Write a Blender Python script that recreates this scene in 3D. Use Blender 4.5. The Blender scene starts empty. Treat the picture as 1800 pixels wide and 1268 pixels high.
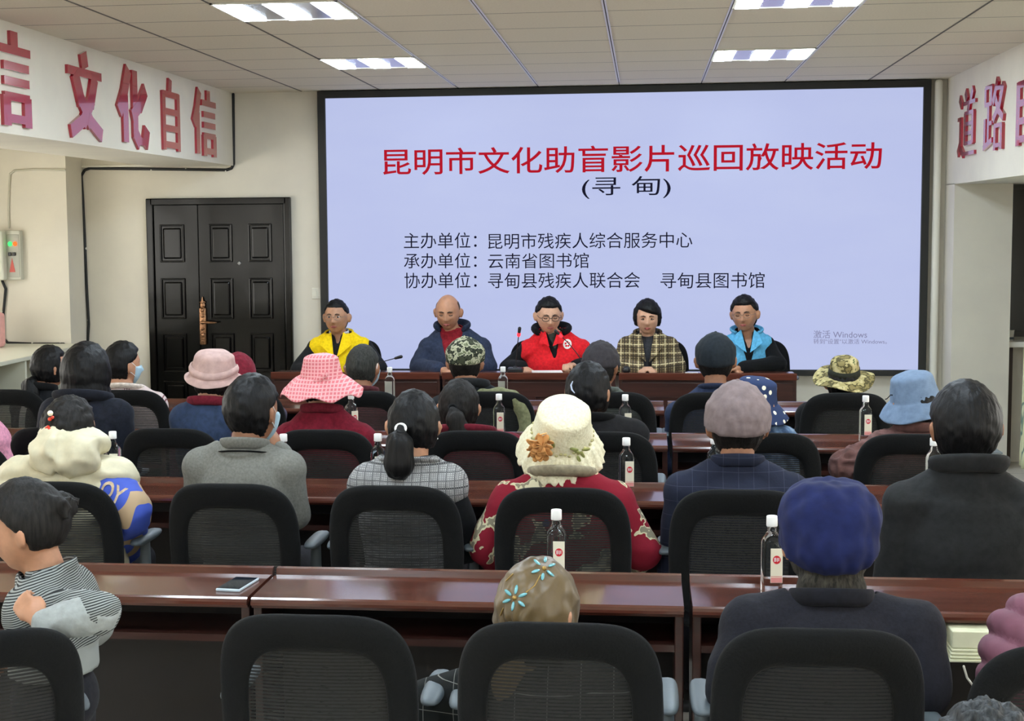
import bpy, bmesh, math, random
import numpy as np
from mathutils import Vector, Matrix, noise
from mathutils.bvhtree import BVHTree

SC = bpy.context.scene
COL = SC.collection
PI = math.pi

# ------------------------------------------------------------------ camera
F, YAW, PIT, ROLL = 2726.37, .1214, .0936, -.0087      # focal length in px of the 1800x1268 frame
CX, CY = 802.33, 653.37                                 # principal point (the photo is a crop)
CAMZ = 1.77
_cy, _sy = math.cos(YAW), math.sin(YAW)
FWD = Vector((-_sy * math.cos(PIT), _cy * math.cos(PIT), -math.sin(PIT)))
_r = Vector((_cy, _sy, 0)); _u = _r.cross(FWD)
RGT = math.cos(ROLL) * _r + math.sin(ROLL) * _u
UPV = -math.sin(ROLL) * _r + math.cos(ROLL) * _u
cam = bpy.data.cameras.new('camera')
cam.sensor_width = 36; cam.lens = F / 1800 * 36
cam.shift_x = (900 - CX) / 1800; cam.shift_y = (CY - 634) / 1800
cam.clip_start = .05; cam.clip_end = 100
camo = bpy.data.objects.new('camera', cam); COL.objects.link(camo)
M3 = Matrix((RGT, UPV, -FWD)).transposed()
camo.matrix_world = Matrix.Translation((0, 0, CAMZ)) @ M3.to_4x4()
SC.camera = camo

def at(x, y, Y):
    """point of the room seen at photo pixel (x, y), standing Y metres into the room"""
    d = FWD + RGT * ((x - CX) / F) - UPV * ((y - CY) / F)
    p = d * (Y / d.y); return Vector((p.x, p.y, p.z + CAMZ))
def atz(x, y, z):
    d = FWD + RGT * ((x - CX) / F) - UPV * ((y - CY) / F)
    p = d * ((z - CAMZ) / d.z); return Vector((p.x, p.y, z))
def atx(x, y, X):
    d = FWD + RGT * ((x - CX) / F) - UPV * ((y - CY) / F)
    p = d * (X / d.x); return Vector((X, p.y, p.z + CAMZ))

# ------------------------------------------------------------------ world, exposure
SC.view_settings.view_transform = 'Standard'
SC.view_settings.look = 'None'
SC.view_settings.exposure = 0.50
SC.view_settings.gamma = 1
SC.view_settings.use_curve_mapping = False
W = bpy.data.worlds.new('world'); SC.world = W; W.use_nodes = True
W.node_tree.nodes['Background'].inputs[0].default_value = (1, .97, .90, 1)
W.node_tree.nodes['Background'].inputs[1].default_value = 5.0
LAMP_POWER = 42.0        # the ceiling strips
DAY_POWER = 3.0          # daylight behind the side windows
SCREEN_POWER = .665

# ------------------------------------------------------------------ materials
def lin(c):
    r = []
    for v in c[:3]:
        v = v / 255
        r.append(v / 12.92 if v <= .04045 else ((v + .055) / 1.055) ** 2.4)
    return tuple(r) + (1,)

class NT:
    def __init__(s, name, rough=.6, spec=.5, metal=0.0, coat=0.0):
        s.m = bpy.data.materials.new(name); s.m.use_nodes = True
        s.t = s.m.node_tree; s.b = s.t.nodes['Principled BSDF']
        s.b.inputs['Roughness'].default_value = rough
        s.b.inputs['Specular IOR Level'].default_value = spec
        s.b.inputs['Metallic'].default_value = metal
        s.b.inputs['Coat Weight'].default_value = coat
        s.tc = s.t.nodes.new('ShaderNodeTexCoord')
        s.sep = None
    def n(s, t, **kw):
        n = s.t.nodes.new(t)
        for k, v in kw.items(): setattr(n, k, v)
        return n
    def L(s, a, b): s.t.links.new(a, b)
    def xyz(s, i):
        if not s.sep:
            s.sep = s.n('ShaderNodeSeparateXYZ'); s.L(s.tc.outputs['Object'], s.sep.inputs[0])
        return s.sep.outputs[i]
    def math(s, op, a, b=None):
        n = s.n('ShaderNodeMath', operation=op)
        for i, v in enumerate((a, b)):
            if v is None: continue
            if isinstance(v, (int, float)): n.inputs[i].default_value = v
            else: s.L(v, n.inputs[i])
        return n.outputs[0]
    def stripe(s, axis, period, width, phase=0.0):
        v = s.xyz(axis) if isinstance(axis, int) else axis
        v = s.math('ADD', v, 100 * period + phase)
        v = s.math('DIVIDE', v, period); v = s.math('FRACT', v)
        return s.math('LESS_THAN', v, width / period)
    def noise(s, scale, detail=3, stretch=None, rough=.55):
        n = s.n('ShaderNodeTexNoise'); n.inputs['Scale'].default_value = scale
        n.inputs['Detail'].default_value = detail; n.inputs['Roughness'].default_value = rough
        if stretch:
            mp = s.n('ShaderNodeMapping'); mp.inputs['Scale'].default_value = stretch
            s.L(s.tc.outputs['Object'], mp.inputs[0]); s.L(mp.outputs[0], n.inputs[0])
        else: s.L(s.tc.outputs['Object'], n.inputs[0])
        return n.outputs[0]
    def mix(s, f, a, b):
        n = s.n('ShaderNodeMix', data_type='RGBA')
        if isinstance(f, (int, float)): n.inputs[0].default_value = f
        else: s.L(f, n.inputs[0])
        for i, v in ((6, a), (7, b)):
            if isinstance(v, tuple): n.inputs[i].default_value = lin(v)
            else: s.L(v, n.inputs[i])
        return n.outputs[2]
    def ramp(s, f, stops, interp='LINEAR'):
        n = s.n('ShaderNodeValToRGB'); n.color_ramp.interpolation = interp
        el = n.color_ramp.elements
        while len(el) > 1: el.remove(el[-1])
        el[0].position = stops[0][0]; el[0].color = lin(stops[0][1])
        for p, c in stops[1:]:
            e = el.new(p); e.color = lin(c)
        s.L(f, n.inputs[0]); return n.outputs[0]
    def color(s, c):
        if isinstance(c, tuple): s.b.inputs['Base Color'].default_value = lin(c)
        else: s.L(c, s.b.inputs['Base Color'])
        return s
    def bump(s, h, strength=.3, dist=.01):
        n = s.n('ShaderNodeBump'); n.inputs['Strength'].default_value = strength
        n.inputs['Distance'].default_value = dist
        s.L(h, n.inputs['Height']); s.L(n.outputs[0], s.b.inputs['Normal']); return s

def plain(name, c, rough=.6, var=0.0, scale=20, bump=0.0, spec=.5, metal=0, coat=0, stretch=None):
    t = NT(name, rough, spec, metal, coat)
    if var or bump:
        n = t.noise(scale, 4, stretch)
        if var:
            d = tuple(int(max(0, v * (1 - var))) for v in c); e = tuple(int(min(255, v * (1 + var))) for v in c)
            t.color(t.ramp(n, [(.3, d), (.7, e)]))
        else: t.color(c)
        if bump: t.bump(n, bump, .01)
    else: t.color(c)
    return t.m
def emis(name, c, power):
    t = NT(name, .7, .1); t.color((6, 6, 6))
    t.b.inputs['Emission Color'].default_value = lin(c)
    t.b.inputs['Emission Strength'].default_value = power
    return t.m
def cloth(name, c, var=.12, scale=60, rough=.9, bump=.25):
    t = NT(name, rough, .2)
    n = t.noise(scale, 5); n2 = t.noise(6, 2)
    d = tuple(int(v * (1 - var)) for v in c); e = tuple(int(min(255, v * (1 + var) + 2)) for v in c)
    a = t.ramp(n, [(.3, d), (.7, e)])
    t.color(a); t.bump(n, bump, .004)
    t.b.inputs['Sheen Weight'].default_value = .03
    return t.m
def hairmat(name, c=(22, 21, 22), c2=None, rough=.5):
    t = NT(name, rough, .22)
    n = t.noise(150, 3, (1, 1, .10)); 
    c2 = c2 or tuple(v + 22 for v in c)
    t.color(t.ramp(n, [(.35, c), (.75, c2)])); t.bump(n, .5, .004)
    return t.m
def gridmat(name, base, lines, bumpv=.2, rough=.9, noisev=None):
    """lines: list of (axis, period, width, colour, phase)"""
    t = NT(name, rough, .2)
    col = None
    if noisev: col = t.ramp(t.noise(noisev[0], 5), [(.35, base), (.65, noisev[1])])
    else: col = base
    for ax, per, w, c, ph in lines:
        col = t.mix(t.stripe(ax, per, w, ph), col, c)
    t.color(col); t.bump(t.noise(80, 3), bumpv, .004)
    return t.m
def camomat(name, cols, scale=14):
    t = NT(name, .9, .2)
    n = t.noise(scale, 3, None, .6)
    st = [(0, cols[0])]
    for c, p in zip(cols[1:], (.42, .5, .58, .66)): st.append((p, c))
    t.color(t.ramp(n, st, 'CONSTANT')); t.bump(t.noise(70, 3), .2, .004)
    return t.m

# ------------------------------------------------------------------ meshes
class MB:
    def __init__(s): s.v = []; s.f = []
    def add(s, v, f, m=None):
        o = len(s.v)
        if m is not None: v = [m @ Vector(p) for p in v]
        s.v += [tuple(p) for p in v]; s.f += [tuple(i + o for i in q) for q in f]
        return s
    def box(s, x0, x1, y0, y1, z0, z1, b=0.0, m=None):
        bm = bmesh.new()
        vs = [bm.verts.new((x, y, z)) for x in (x0, x1) for y in (y0, y1) for z in (z0, z1)]
        for q in ((0, 1, 3, 2), (4, 6, 7, 5), (0, 4, 5, 1), (2, 3, 7, 6), (0, 2, 6, 4), (1, 5, 7, 3)):
            bm.faces.new([vs[i] for i in q])
        if b: bmesh.ops.bevel(bm, geom=bm.edges[:], offset=b, segments=2, profile=.5, affect='EDGES')
        bm.verts.index_update()
        s.add([v.co.copy() for v in bm.verts], [[v.index for v in f.verts] for f in bm.faces], m); bm.free(); return s
    def ell(s, c, r, rot=None, sub=3, fn=None):
        V, Fc = ico(sub)
        m = Matrix.Translation(c) @ (rot.to_4x4() if rot is not None else Matrix.Identity(4)) @ Matrix.Diagonal((*r, 1))
        if fn: V = [fn(v) for v in V]
        return s.add(V, Fc, m)
    def cap(s, a, b, ra, rb, seg=14, flat=1.0):
        a = Vector(a); b = Vector(b); d = b - a; L = max(d.length, 1e-5); d = d / L
        q = Vector((0, 0, 1)).rotation_difference(d).to_matrix()
        prof = []
        for i in range(0, 5): t = -PI / 2 + i * PI / 8; prof.append((ra * math.cos(t), ra * math.sin(t)))
        for i in range(0, 5): t = i * PI / 8; prof.append((rb * math.cos(t), L + rb * math.sin(t)))
        prof[0] = (0, -ra); prof[-1] = (0, L + rb)
        V, Fc = lathe_raw(prof, seg)
        V = [a + q @ Vector((v[0], v[1] * flat, v[2])) for v in V]
        return s.add(V, Fc)
    def tube(s, pts, r, seg=8):
        for i in range(len(pts) - 1):
            ra = r[i] if isinstance(r, (list, tuple)) else r; rb = r[i + 1] if isinstance(r, (list, tuple)) else r
            s.cap(pts[i], pts[i + 1], ra, rb, seg)
        return s
    def lathe(s, prof, seg=48, m=None, fn=None):
        V, Fc = lathe_raw(prof, seg)
        if fn: V = [fn(Vector(v)) for v in V]
        return s.add(V, Fc, m)
    def prism(s, outline, y0, y1, plane='xz', m=None):
        """outline extruded: (x,z) along y, or (y,z) along x"""
        n = len(outline)
        if plane == 'xz': V = [(x, y0, z) for x, z in outline] + [(x, y1, z) for x, z in outline]
        elif plane == 'yz': V = [(y0, x, z) for x, z in outline] + [(y1, x, z) for x, z in outline]
        else: V = [(x, z, y0) for x, z in outline] + [(x, z, y1) for x, z in outline]
        Fc = [tuple(range(n)), tuple(range(2 * n - 1, n - 1, -1))] + [(i, i + n, (i + 1) % n + n, (i + 1) % n) for i in range(n)]
        return s.add(V, Fc, m)
    def mesh(s, name='m'):
        me = bpy.data.meshes.new(name); me.from_pydata(s.v, [], s.f)
        bm = bmesh.new(); bm.from_mesh(me); bmesh.ops.recalc_face_normals(bm, faces=bm.faces[:]); bm.to_mesh(me); bm.free()
        return me
    def build(s, name, mat, parent=None, smooth=False):
        return link(name, s.mesh(name), mat, parent, smooth)

_ico = {}
def ico(sub):
    if sub not in _ico:
        bm = bmesh.new(); bmesh.ops.create_icosphere(bm, subdivisions=sub, radius=1)
        bm.verts.index_update()
        _ico[sub] = ([v.co.copy() for v in bm.verts], [[v.index for v in f.verts] for f in bm.faces]); bm.free()
    return _ico[sub]
def lathe_raw(prof, seg):
    V = []; Fc = []; rows = []
    for r, z in prof:
        if r < 1e-6: rows.append([len(V)]); V.append((0, 0, z))
        else:
            rows.append(list(range(len(V), len(V) + seg)))
            V += [(r * math.cos(2 * PI * k / seg), r * math.sin(2 * PI * k / seg), z) for k in range(seg)]
    for a, b in zip(rows, rows[1:]):
        for k in range(seg):
            k2 = (k + 1) % seg
            if len(a) == 1 and len(b) == 1: continue
            if len(a) == 1: Fc.append((a[0], b[k], b[k2]))
            elif len(b) == 1: Fc.append((a[k], b[0], a[k2]))
            else: Fc.append((a[k], b[k], b[k2], a[k2]))
    return V, Fc
def link(name, me, mat, parent=None, smooth=False):
    if mat is not None and not me.materials: me.materials.append(mat)
    if smooth: me.polygons.foreach_set('use_smooth', [True] * len(me.polygons)); me.update()
    o = bpy.data.objects.new(name, me); COL.objects.link(o)
    if parent is not None: o.parent = parent
    return o
def empty(name, loc=(0, 0, 0), rz=0.0):
    o = bpy.data.objects.new(name, None); COL.objects.link(o); o.location = loc; o.rotation_euler = (0, 0, rz)
    o.empty_display_size = .1
    return o
def tag(o, label, cat=None, group=None, kind=None):
    if label: o['label'] = label
    if cat: o['category'] = cat
    if group: o['group'] = group
    if kind: o['kind'] = kind
    return o
def struct(name, mb, mat, smooth=False):
    o = mb.build(name, mat, None, smooth); o['kind'] = 'structure'; return o
def kids(o): return [c for c in bpy.data.objects if c.parent == o]
def copy_tree(o, parent=None, tree=None):
    if tree is None:
        tree = {}
        for c in bpy.data.objects:
            if c.parent: tree.setdefault(c.parent.name, []).append(c)
    c = o.copy(); COL.objects.link(c); c.parent = parent
    for ch in tree.get(o.name, []): copy_tree(ch, c, tree)
    return c
def evalmesh(me, mods):
    o = bpy.data.objects.new('tmp', me); COL.objects.link(o)
    for t, kw in mods:
        m = o.modifiers.new(t, t)
        for k, v in kw.items(): setattr(m, k, v)
    dg = bpy.context.evaluated_depsgraph_get()
    r = bpy.data.meshes.new_from_object(o.evaluated_get(dg))
    bpy.data.objects.remove(o); bpy.data.meshes.remove(me)
    return r
def fuse(mb, voxel=.01, it=4, fac=.5, disp=None):
    me = evalmesh(mb.mesh(), [('REMESH', dict(mode='VOXEL', voxel_size=voxel, use_smooth_shade=True)), ('SMOOTH', dict(factor=fac, iterations=it))])
    if disp: displace(me, disp)
    me.polygons.foreach_set('use_smooth', [True] * len(me.polygons))
    return me
def displace(me, fn):
    me.update()
    ns = [v.normal.copy() for v in me.vertices]
    for v, n in zip(me.vertices, ns): v.co = v.co + n * fn(v.co, n)
    me.update()
def text_mesh(body, box, Y, mat, name, parent, extrude=.0, offset=0.0, flat=True):
    """text laid out in the XZ plane at depth Y, filling box (x0,x1,z0,z1)"""
    c = bpy.data.curves.new('t', 'FONT'); c.body = body; c.size = 1; c.offset = offset
    c.extrude = extrude; c.resolution_u = 4
    o = bpy.data.objects.new('t', c); COL.objects.link(o)
    dg = bpy.context.evaluated_depsgraph_get()
    me = bpy.data.meshes.new_from_object(o.evaluated_get(dg)); bpy.data.objects.remove(o)
    n = len(me.vertices); a = np.empty(n * 3, 'f'); me.vertices.foreach_get('co', a); a = a.reshape(-1, 3)
    lo = a.min(0); hi = a.max(0); x0, x1, z0, z1 = box
    X = x0 + (a[:, 0] - lo[0]) / (hi[0] - lo[0]) * (x1 - x0)
    Z = z0 + (a[:, 1] - lo[1]) / (hi[1] - lo[1]) * (z1 - z0)
    a = np.stack([X, Y - a[:, 2], Z], 1).astype('f'); me.vertices.foreach_set('co', a.ravel()); me.update()
    me.materials.clear()
    return link(name, me, mat, parent) if name else me
# ================================================================== the room
WY = 11.75      # end wall
m_wall = plain('wall_paint', (220, 214, 199), .85, .02, 3, .03)
m_beam = plain('beam_paint', (196, 187, 170), .8, .02, 3)
m_white = plain('white_trim', (228, 225, 212), .6)
m_black = plain('black_plastic', (18, 18, 19), .4)
m_grey = plain('grey_plastic', (104, 112, 116), .55)
m_steel = plain('steel', (150, 150, 150), .35, metal=1)

# ceiling: mineral tiles, rows of joints across the room, white tee runners along it
Y0, X0, TS = 7.664, -1.9934, .6
t = NT('ceiling_tile', .9, .3)
nz = t.noise(90, 4)
base = t.ramp(nz, [(.3, (218, 209, 190)), (.7, (228, 219, 200))])
yv = t.xyz(1)
base = t.mix(t.stripe(1, TS, .010, -Y0 + .005), base, (84, 78, 72))
t.color(base); t.bump(nz, .2, .004)
CH = 2.80
struct('ceiling', MB().box(-5.45, 2.25, -4.5, WY, CH, CH + .08), t.m)
m_tee = plain('tee_runner', (212, 208, 214), .3)
m_gap = plain('tee_shadow_gap', (60, 56, 52), .8)
k = 0
for c in range(-1, 7):
    x = X0 + c * TS
    if x < -3.1 or x > 2.15: continue
    k += 1
    if 0 < c < 6: mb = MB().box(x - .011, x - .003, -4.4, WY - .32, CH - .004, CH).box(x + .003, x + .011, -4.4, WY - .32, CH - .004, CH)
    else: mb = MB().box(x - .005, x - .0028, -4.4, WY - .05, CH - .003, CH).box(x + .0028, x + .005, -4.4, WY - .05, CH - .003, CH)
    o = struct('trim_%d' % k, mb, m_tee if 0 < c < 6 else plain('tee_dull', (120, 114, 104), .7))
    g = MB().box(x - .003, x + .003, -4.4, WY - .05, CH - .002, CH).build('joint', m_gap, o)

t = NT('floor_tile', .35)
b = t.ramp(t.noise(3, 4), [(.3, (196, 190, 178)), (.7, (208, 202, 192))])
b = t.mix(t.stripe(0, .8, .006), b, (90, 88, 84)); b = t.mix(t.stripe(1, .8, .006), b, (90, 88, 84)); t.color(b)
struct('floor', MB().box(-5.5, 3.6, -4.6, WY, -.1, 0), t.m)
struct('wall_front', MB().box(-5.5, 3.6, WY, WY + .15, 0, 2.9), m_wall)
struct('wall_rear', MB().box(-5.5, 3.6, -4.6, -4.45, 0, 2.9), m_wall)

def side_wall(name, xa, xb, holes):
    mb = MB().box(xa, xb, -4.5, WY, 0, .92).box(xa, xb, -4.5, WY, 2.1, 2.85)
    ys = [-4.5] + [v for h in holes for v in h] + [WY]
    for i in range(0, len(ys), 2): mb.box(xa, xb, ys[i], ys[i + 1], .92, 2.1)
    struct(name, mb, m_wall)
WIN = [(-3.0, -.6), (.6, 3.6), (4.8, 7.8), (8.4, 10.6)]
side_wall('wall_left', -5.5, -5.35, WIN)
side_wall('wall_right', 3.3, 3.45, WIN[:3])
t = NT('window_glass', .05); t.color((230, 240, 240)); t.b.inputs['Alpha'].default_value = .12
m_glass = t.m
m_alu = plain('window_alloy', (190, 190, 186), .4)
n = 0
for X, hs in ((-5.42, WIN), (3.37, WIN[:3])):
    for a, b in hs:
        n += 1
        mb = MB()
        for y in (a, (a + b) / 2 - .025, b - .05): mb.box(X - .03, X + .03, y, y + .05, .92, 2.1)
        for z in (.92, 2.05): mb.box(X - .03, X + .03, a, b, z, z + .05)
        o = struct('window_%d' % n, mb, m_alu)
        MB().box(X - .004, X + .004, a + .05, b - .05, .97, 2.05).build('pane', m_glass, o)

BL, BR = -3.146, 2.174
struct('trim_20', MB().box(-3.76, BL, -4.45, WY, 2.247, CH + .05), m_wall)       # left soffit beam
struct('trim_21', MB().box(BR, 3.35, -4.45, WY, 2.035, CH + .05), m_wall)       # right soffit beam
struct('trim_22', MB().box(-5.4, -4.36, 11.4, WY, 0, CH), m_wall)
struct('trim_24', MB().box(-4.358, -3.15, WY - .022, WY, at(270, 293, WY).z, at(270, 289.5, WY).z, .003), m_white)     # ledge over the cable             # left pillar
struct('trim_23', MB().box(BR, 2.575, 11.4, WY, 0, 2.04), m_wall)               # right pillar
mb = MB().cap((2.105, 11.70, .03), (2.105, 11.70, 2.77), .028, .028, 16)
o = mb.build('drain_pipe', m_white, None, True); tag(o, 'white vertical pipe in the corner right of the big screen', 'pipe')

# dark window niche right of the right pillar
mb = MB().box(2.60, 3.2, 11.70, 11.745, .93, .97).box(2.60, 3.2, 11.70, 11.745, 2.0, 2.04).box(2.60, 2.64, 11.70, 11.745, .93, 2.04).box(2.9, 2.94, 11.70, 11.745, .93, 2.04)
o = struct('window_8', mb, plain('dark_window_frame', (70, 66, 60), .5))
MB().box(2.64, 3.2, 11.725, 11.735, .97, 2.0).build('pane', plain('dark_glass', (52, 50, 47), .12), o)
MB().box(2.58, 3.2, 11.45, 11.745, .87, .91, .006).build('window_sill', m_white, o)
MB().box(2.62, 2.66, 11.66, 11.72, 0, .86).build('sill_leg', plain('dark_wood_leg', (60, 44, 34), .5), o)
p = at(1779, 600, 11.6)
o = empty('paper_cup', (2.618, 11.56, .91)); tag(o, 'small white cup on the dark window sill at the right edge', 'cup')
MB().lathe([(0, 0), (.020, 0), (.026, .075), (.028, .078), (.024, .074), (.018, .004), (0, .004)], 20).build('cup_body', m_white, o, True)
MB().lathe([(.021, .012), (.0222, .012), (.0235, .028), (.022, .028)], 20).build('band', m_grey, o, True)

# ------------------------------------------------------------ door
t_black = NT('black_lacquer', .16, .28, coat=0); t_black.color((9, 8, 7)); t_black.bump(t_black.noise(2.2, 1), .16, .05); m_door = t_black.m
dx0, dx1, dz1 = at(257, 348, WY - .02).x, at(511, 348, WY - .02).x, at(380, 348, WY - .02).z
door = struct('door_1', MB().box(dx0, dx0 + .055, WY - .045, WY, 0, dz1, .008).box(dx1 - .055, dx1, WY - .045, WY, 0, dz1, .008).box(dx0 + .03, dx1 - .03, WY - .045, WY, dz1 - .055, dz1, .008), m_door)
lx = lambda px: at(px, 480, WY - .03).x
lz = lambda py: at(380, py, WY - .03).z
split = lx(350)
def leaf(a, b, cols, name):
    mb = MB().box(a, b, WY - .034, WY - .002, .01, dz1 - .05, .004)
    o = mb.build(name, m_door, door)
    rows = [(394, 461), (489, 561), (586, 655), (670, 790)]
    for (ca, cb) in cols:
        for (ra, rb) in rows:
            x0, x1 = lx(ca), lx(cb); z1, z0 = lz(ra), lz(rb)
            z0 = max(z0, .08)
            q = MB(); w = .014
            for (u0, u1, v0, v1) in ((x0, x0 + w, z0, z1), (x1 - w, x1, z0, z1), (x0 + w * .5, x1 - w * .5, z0, z0 + w), (x0 + w * .5, x1 - w * .5, z1 - w, z1)):
                q.box(u0, u1, WY - .050, WY - .032, v0, v1, .006)
            q.box(x0 + .028, x1 - .028, WY - .048, WY - .032, z0 + .028, z1 - .028, .012)
            q.build('raised_panel', m_door, o)
    return o
l1 = leaf(dx0 + .06, split - .002, [(283, 326)], 'door_leaf')
l2 = leaf(split + .002, dx1 - .06, [(369, 410), (438, 479)], 'door_leaf')
m_brass = plain('aged_brass', (150, 112, 84), .32, .25, 60, .4, metal=1)
hx = lx(356); zt, zb = lz(527), lz(606)
h = MB().box(hx - .027, hx + .027, WY - .062, WY - .034, zb, zt - .06, .008).ell((hx, WY - .05, zt - .045), (.022, .012, .03)).ell((hx, WY - .05, zt - .018), (.026, .012, .010))
h.cap((hx, WY - .05, zt - .02), (hx, WY - .05, zt + .022), .014, .003)
for q in range(6): h.ell((hx, WY - .064, zb + .03 + q * (zt - zb - .11) / 5), (.014, .008, .016 if q % 2 else .010), sub=2)
hp = h.build('handle_plate', m_brass, l2, True)
zl = lz(566)
MB().cap((hx, WY - .06, zl), (hx, WY - .10, zl), .010, .009).tube([(hx, WY - .10, zl), (hx + .04, WY - .105, zl), (hx + .10, WY - .10, zl - .003), (hx + .118, WY - .098, zl - .002)], [.010, .011, .008, .006]).build('lever_handle', m_brass, hp, True)
px_ = at(421, 463, WY - .03)
MB().box(-.012, .012, -.008, .003, -.012, .012, .003, Matrix.Translation((px_.x, WY - .036, px_.z)) @ Matrix.Rotation(PI / 4, 4, 'Y')).build('peephole', m_steel, l2)

# wall switch
p = at(558, 516, WY)
sw = empty('light_switch', (p.x, WY, p.z)); tag(sw, 'white wall switch plate between the black door and the screen', 'switch')
MB().box(-.042, .042, -.012, 0, -.042, .042, .004).build('switch_plate', m_white, sw)
for s_ in (-1, 1): MB().box(s_ * .018 - .014, s_ * .018 + .014, -.017, -.010, -.026, .026, .003).build('rocker', m_white, sw)

# ------------------------------------------------------------ big screen
SY = 11.694
a = at(558, 160, SY); b = at(1637, 140, SY)
sx0, sx1 = a.x, b.x
ix0, ix1 = -.4154 - X0 * 0 - 1.9934, 3.9888 - 1.9934
iz0, iz1 = CAMZ - 1.0843, CAMZ + .9708
scr = empty('led_screen', ((sx0 + sx1) / 2, WY, iz0)); tag(scr, 'large wall-mounted presentation screen lit pale lavender, in a black frame', 'screen')
def par(o): o.parent = scr; o.matrix_parent_inverse = Matrix.Translation(-scr.location); return o
m_frame = plain('screen_frame', (24, 26, 25), .45)
fr = MB()
for (u0, u1, v0, v1) in ((sx0, ix0, iz0 - .045, 2.795), (ix1, sx1, iz0 - .045, 2.795), (ix0 - .01, ix1 + .01, iz1, 2.795), (ix0 - .01, ix1 + .01, iz0 - .045, iz0)):
    fr.box(u0, u1, SY - .02, WY - .001, v0, v1, .004)
par(fr.build('frame', m_frame))
t = NT('screen_light', .35, .3); t.color((10, 10, 14))
ec = t.ramp(t.noise(1.2, 4, (1, 1, 3)), [(.3, (188, 197, 238)), (.7, (192, 201, 239))])
t.L(ec, t.b.inputs['Emission Color']); t.b.inputs['Emission Strength'].default_value = SCREEN_POWER
par(MB().box(ix0, ix1, SY, SY + .02, iz0, iz1).build('display', t.m))
m_red = emis('text_red', (190, 12, 38), .62); m_ink = emis('text_ink', (16, 14, 40), .6); m_dim = emis('text_dim', (128, 128, 160), .75)
def line(s, xa, xb, ya, yb, m, name, off=0.0):
    xm, ym = (xa + xb) / 2, (ya + yb) / 2
    par(text_mesh(s, (at(xa, ym, SY).x, at(xb, ym, SY).x, at(xm, yb, SY).z, at(xm, ya, SY).z), SY - .003, m, name, None, 0, off))
line('昆明市文化助盲影片巡回放映活动', 673, 1550, 255, 303, m_red, 'heading_text', .008)
line('(寻 甸)', 1023, 1179, 310, 349, m_ink, 'place_name_text')
for y0_, y1_, parts_ in ((409, 437, (('主办单位：', 710, 838), ('昆明市残疾人综合服务中心', 858, 1217))), (445, 472, (('承办单位：', 710, 838), ('云南省图书馆', 858, 1035))), (479, 507, (('协办单位：', 711, 838), ('寻甸县残疾人联合会', 858, 1125), ('寻甸县图书馆', 1161, 1344)))):
    for s_, xa_, xb_ in parts_: line(s_, xa_, xb_, y0_, y1_, m_ink, 'organizer_text')
line('激活 Windows', 1430, 1524, 581, 595, m_dim, 'watermark_text')
line('转到"设置"以激活 Windows。', 1430, 1559, 596, 605, m_dim, 'watermark_text')

# ------------------------------------------------------------ wall lettering on the beams
t = NT('letter_acrylic', .16, .6, coat=.8); t.color((168, 32, 52)); m_letter = t.m
GLYPH = {
 'wen': [[(.47, 1), (.51, .84)], [(.02, .77), (.98, .77)], [(.78, .74), (.66, .46), (.44, .22), (.07, .06)], [(.22, .74), (.36, .46), (.60, .22), (.95, .06)]],
 'hua': [[(.36, .97), (.22, .66), (.05, .42)], [(.24, .62), (.24, .04)], [(.56, .97), (.56, .16), (.66, .07), (.88, .07), (.94, .24)], [(.92, .76), (.74, .56), (.46, .38)]],
 'zi': [[(.48, 1), (.44, .82)], [(.12, .79), (.88, .79)], [(.14, .82), (.14, .02)], [(.86, .82), (.86, .02)], [(.14, .55), (.86, .55)], [(.14, .32), (.86, .32)], [(.14, .09), (.86, .09)]],
 'xin': [[(.28, .97), (.18, .70), (.05, .48)], [(.20, .64), (.20, .04)], [(.66, 1), (.66, .86)], [(.38, .81), (.98, .81)], [(.44, .64), (.94, .64)], [(.44, .48), (.94, .48)], [(.44, .32), (.94, .32)], [(.48, .32), (.48, .02)], [(.90, .32), (.90, .02)], [(.46, .09), (.92, .09)]],
 'dao': [[(.10, .92), (.22, .80)], [(.03, .60), (.22, .60)], [(.18, .60), (.18, .22), (.05, .08)], [(.16, .18), (.34, .06), (.97, .06)], [(.44, .99), (.52, .86)], [(.84, .99), (.74, .86)], [(.34, .81), (.98, .81)], [(.66, .81), (.60, .68)], [(.42, .66), (.90, .66)], [(.45, .66), (.45, .20)], [(.87, .66), (.87, .20)], [(.45, .50), (.87, .50)], [(.45, .36), (.87, .36)], [(.45, .21), (.87, .21)]],
 'lu': [[(.07, .92), (.40, .92)], [(.09, .92), (.09, .66)], [(.37, .92), (.37, .66)], [(.07, .68), (.40, .68)], [(.25, .66), (.25, .12)], [(.26, .41), (.43, .41)], [(.09, .48), (.09, .12)], [(.03, .08), (.45, .17)], [(.66, .98), (.58, .82), (.47, .68)], [(.62, .86), (.92, .86), (.80, .64), (.50, .44)], [(.60, .72), (.74, .56), (.96, .44)], [(.56, .35), (.92, .35)], [(.59, .35), (.59, .02)], [(.89, .35), (.89, .02)], [(.58, .08), (.92, .08)]],
}
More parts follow.
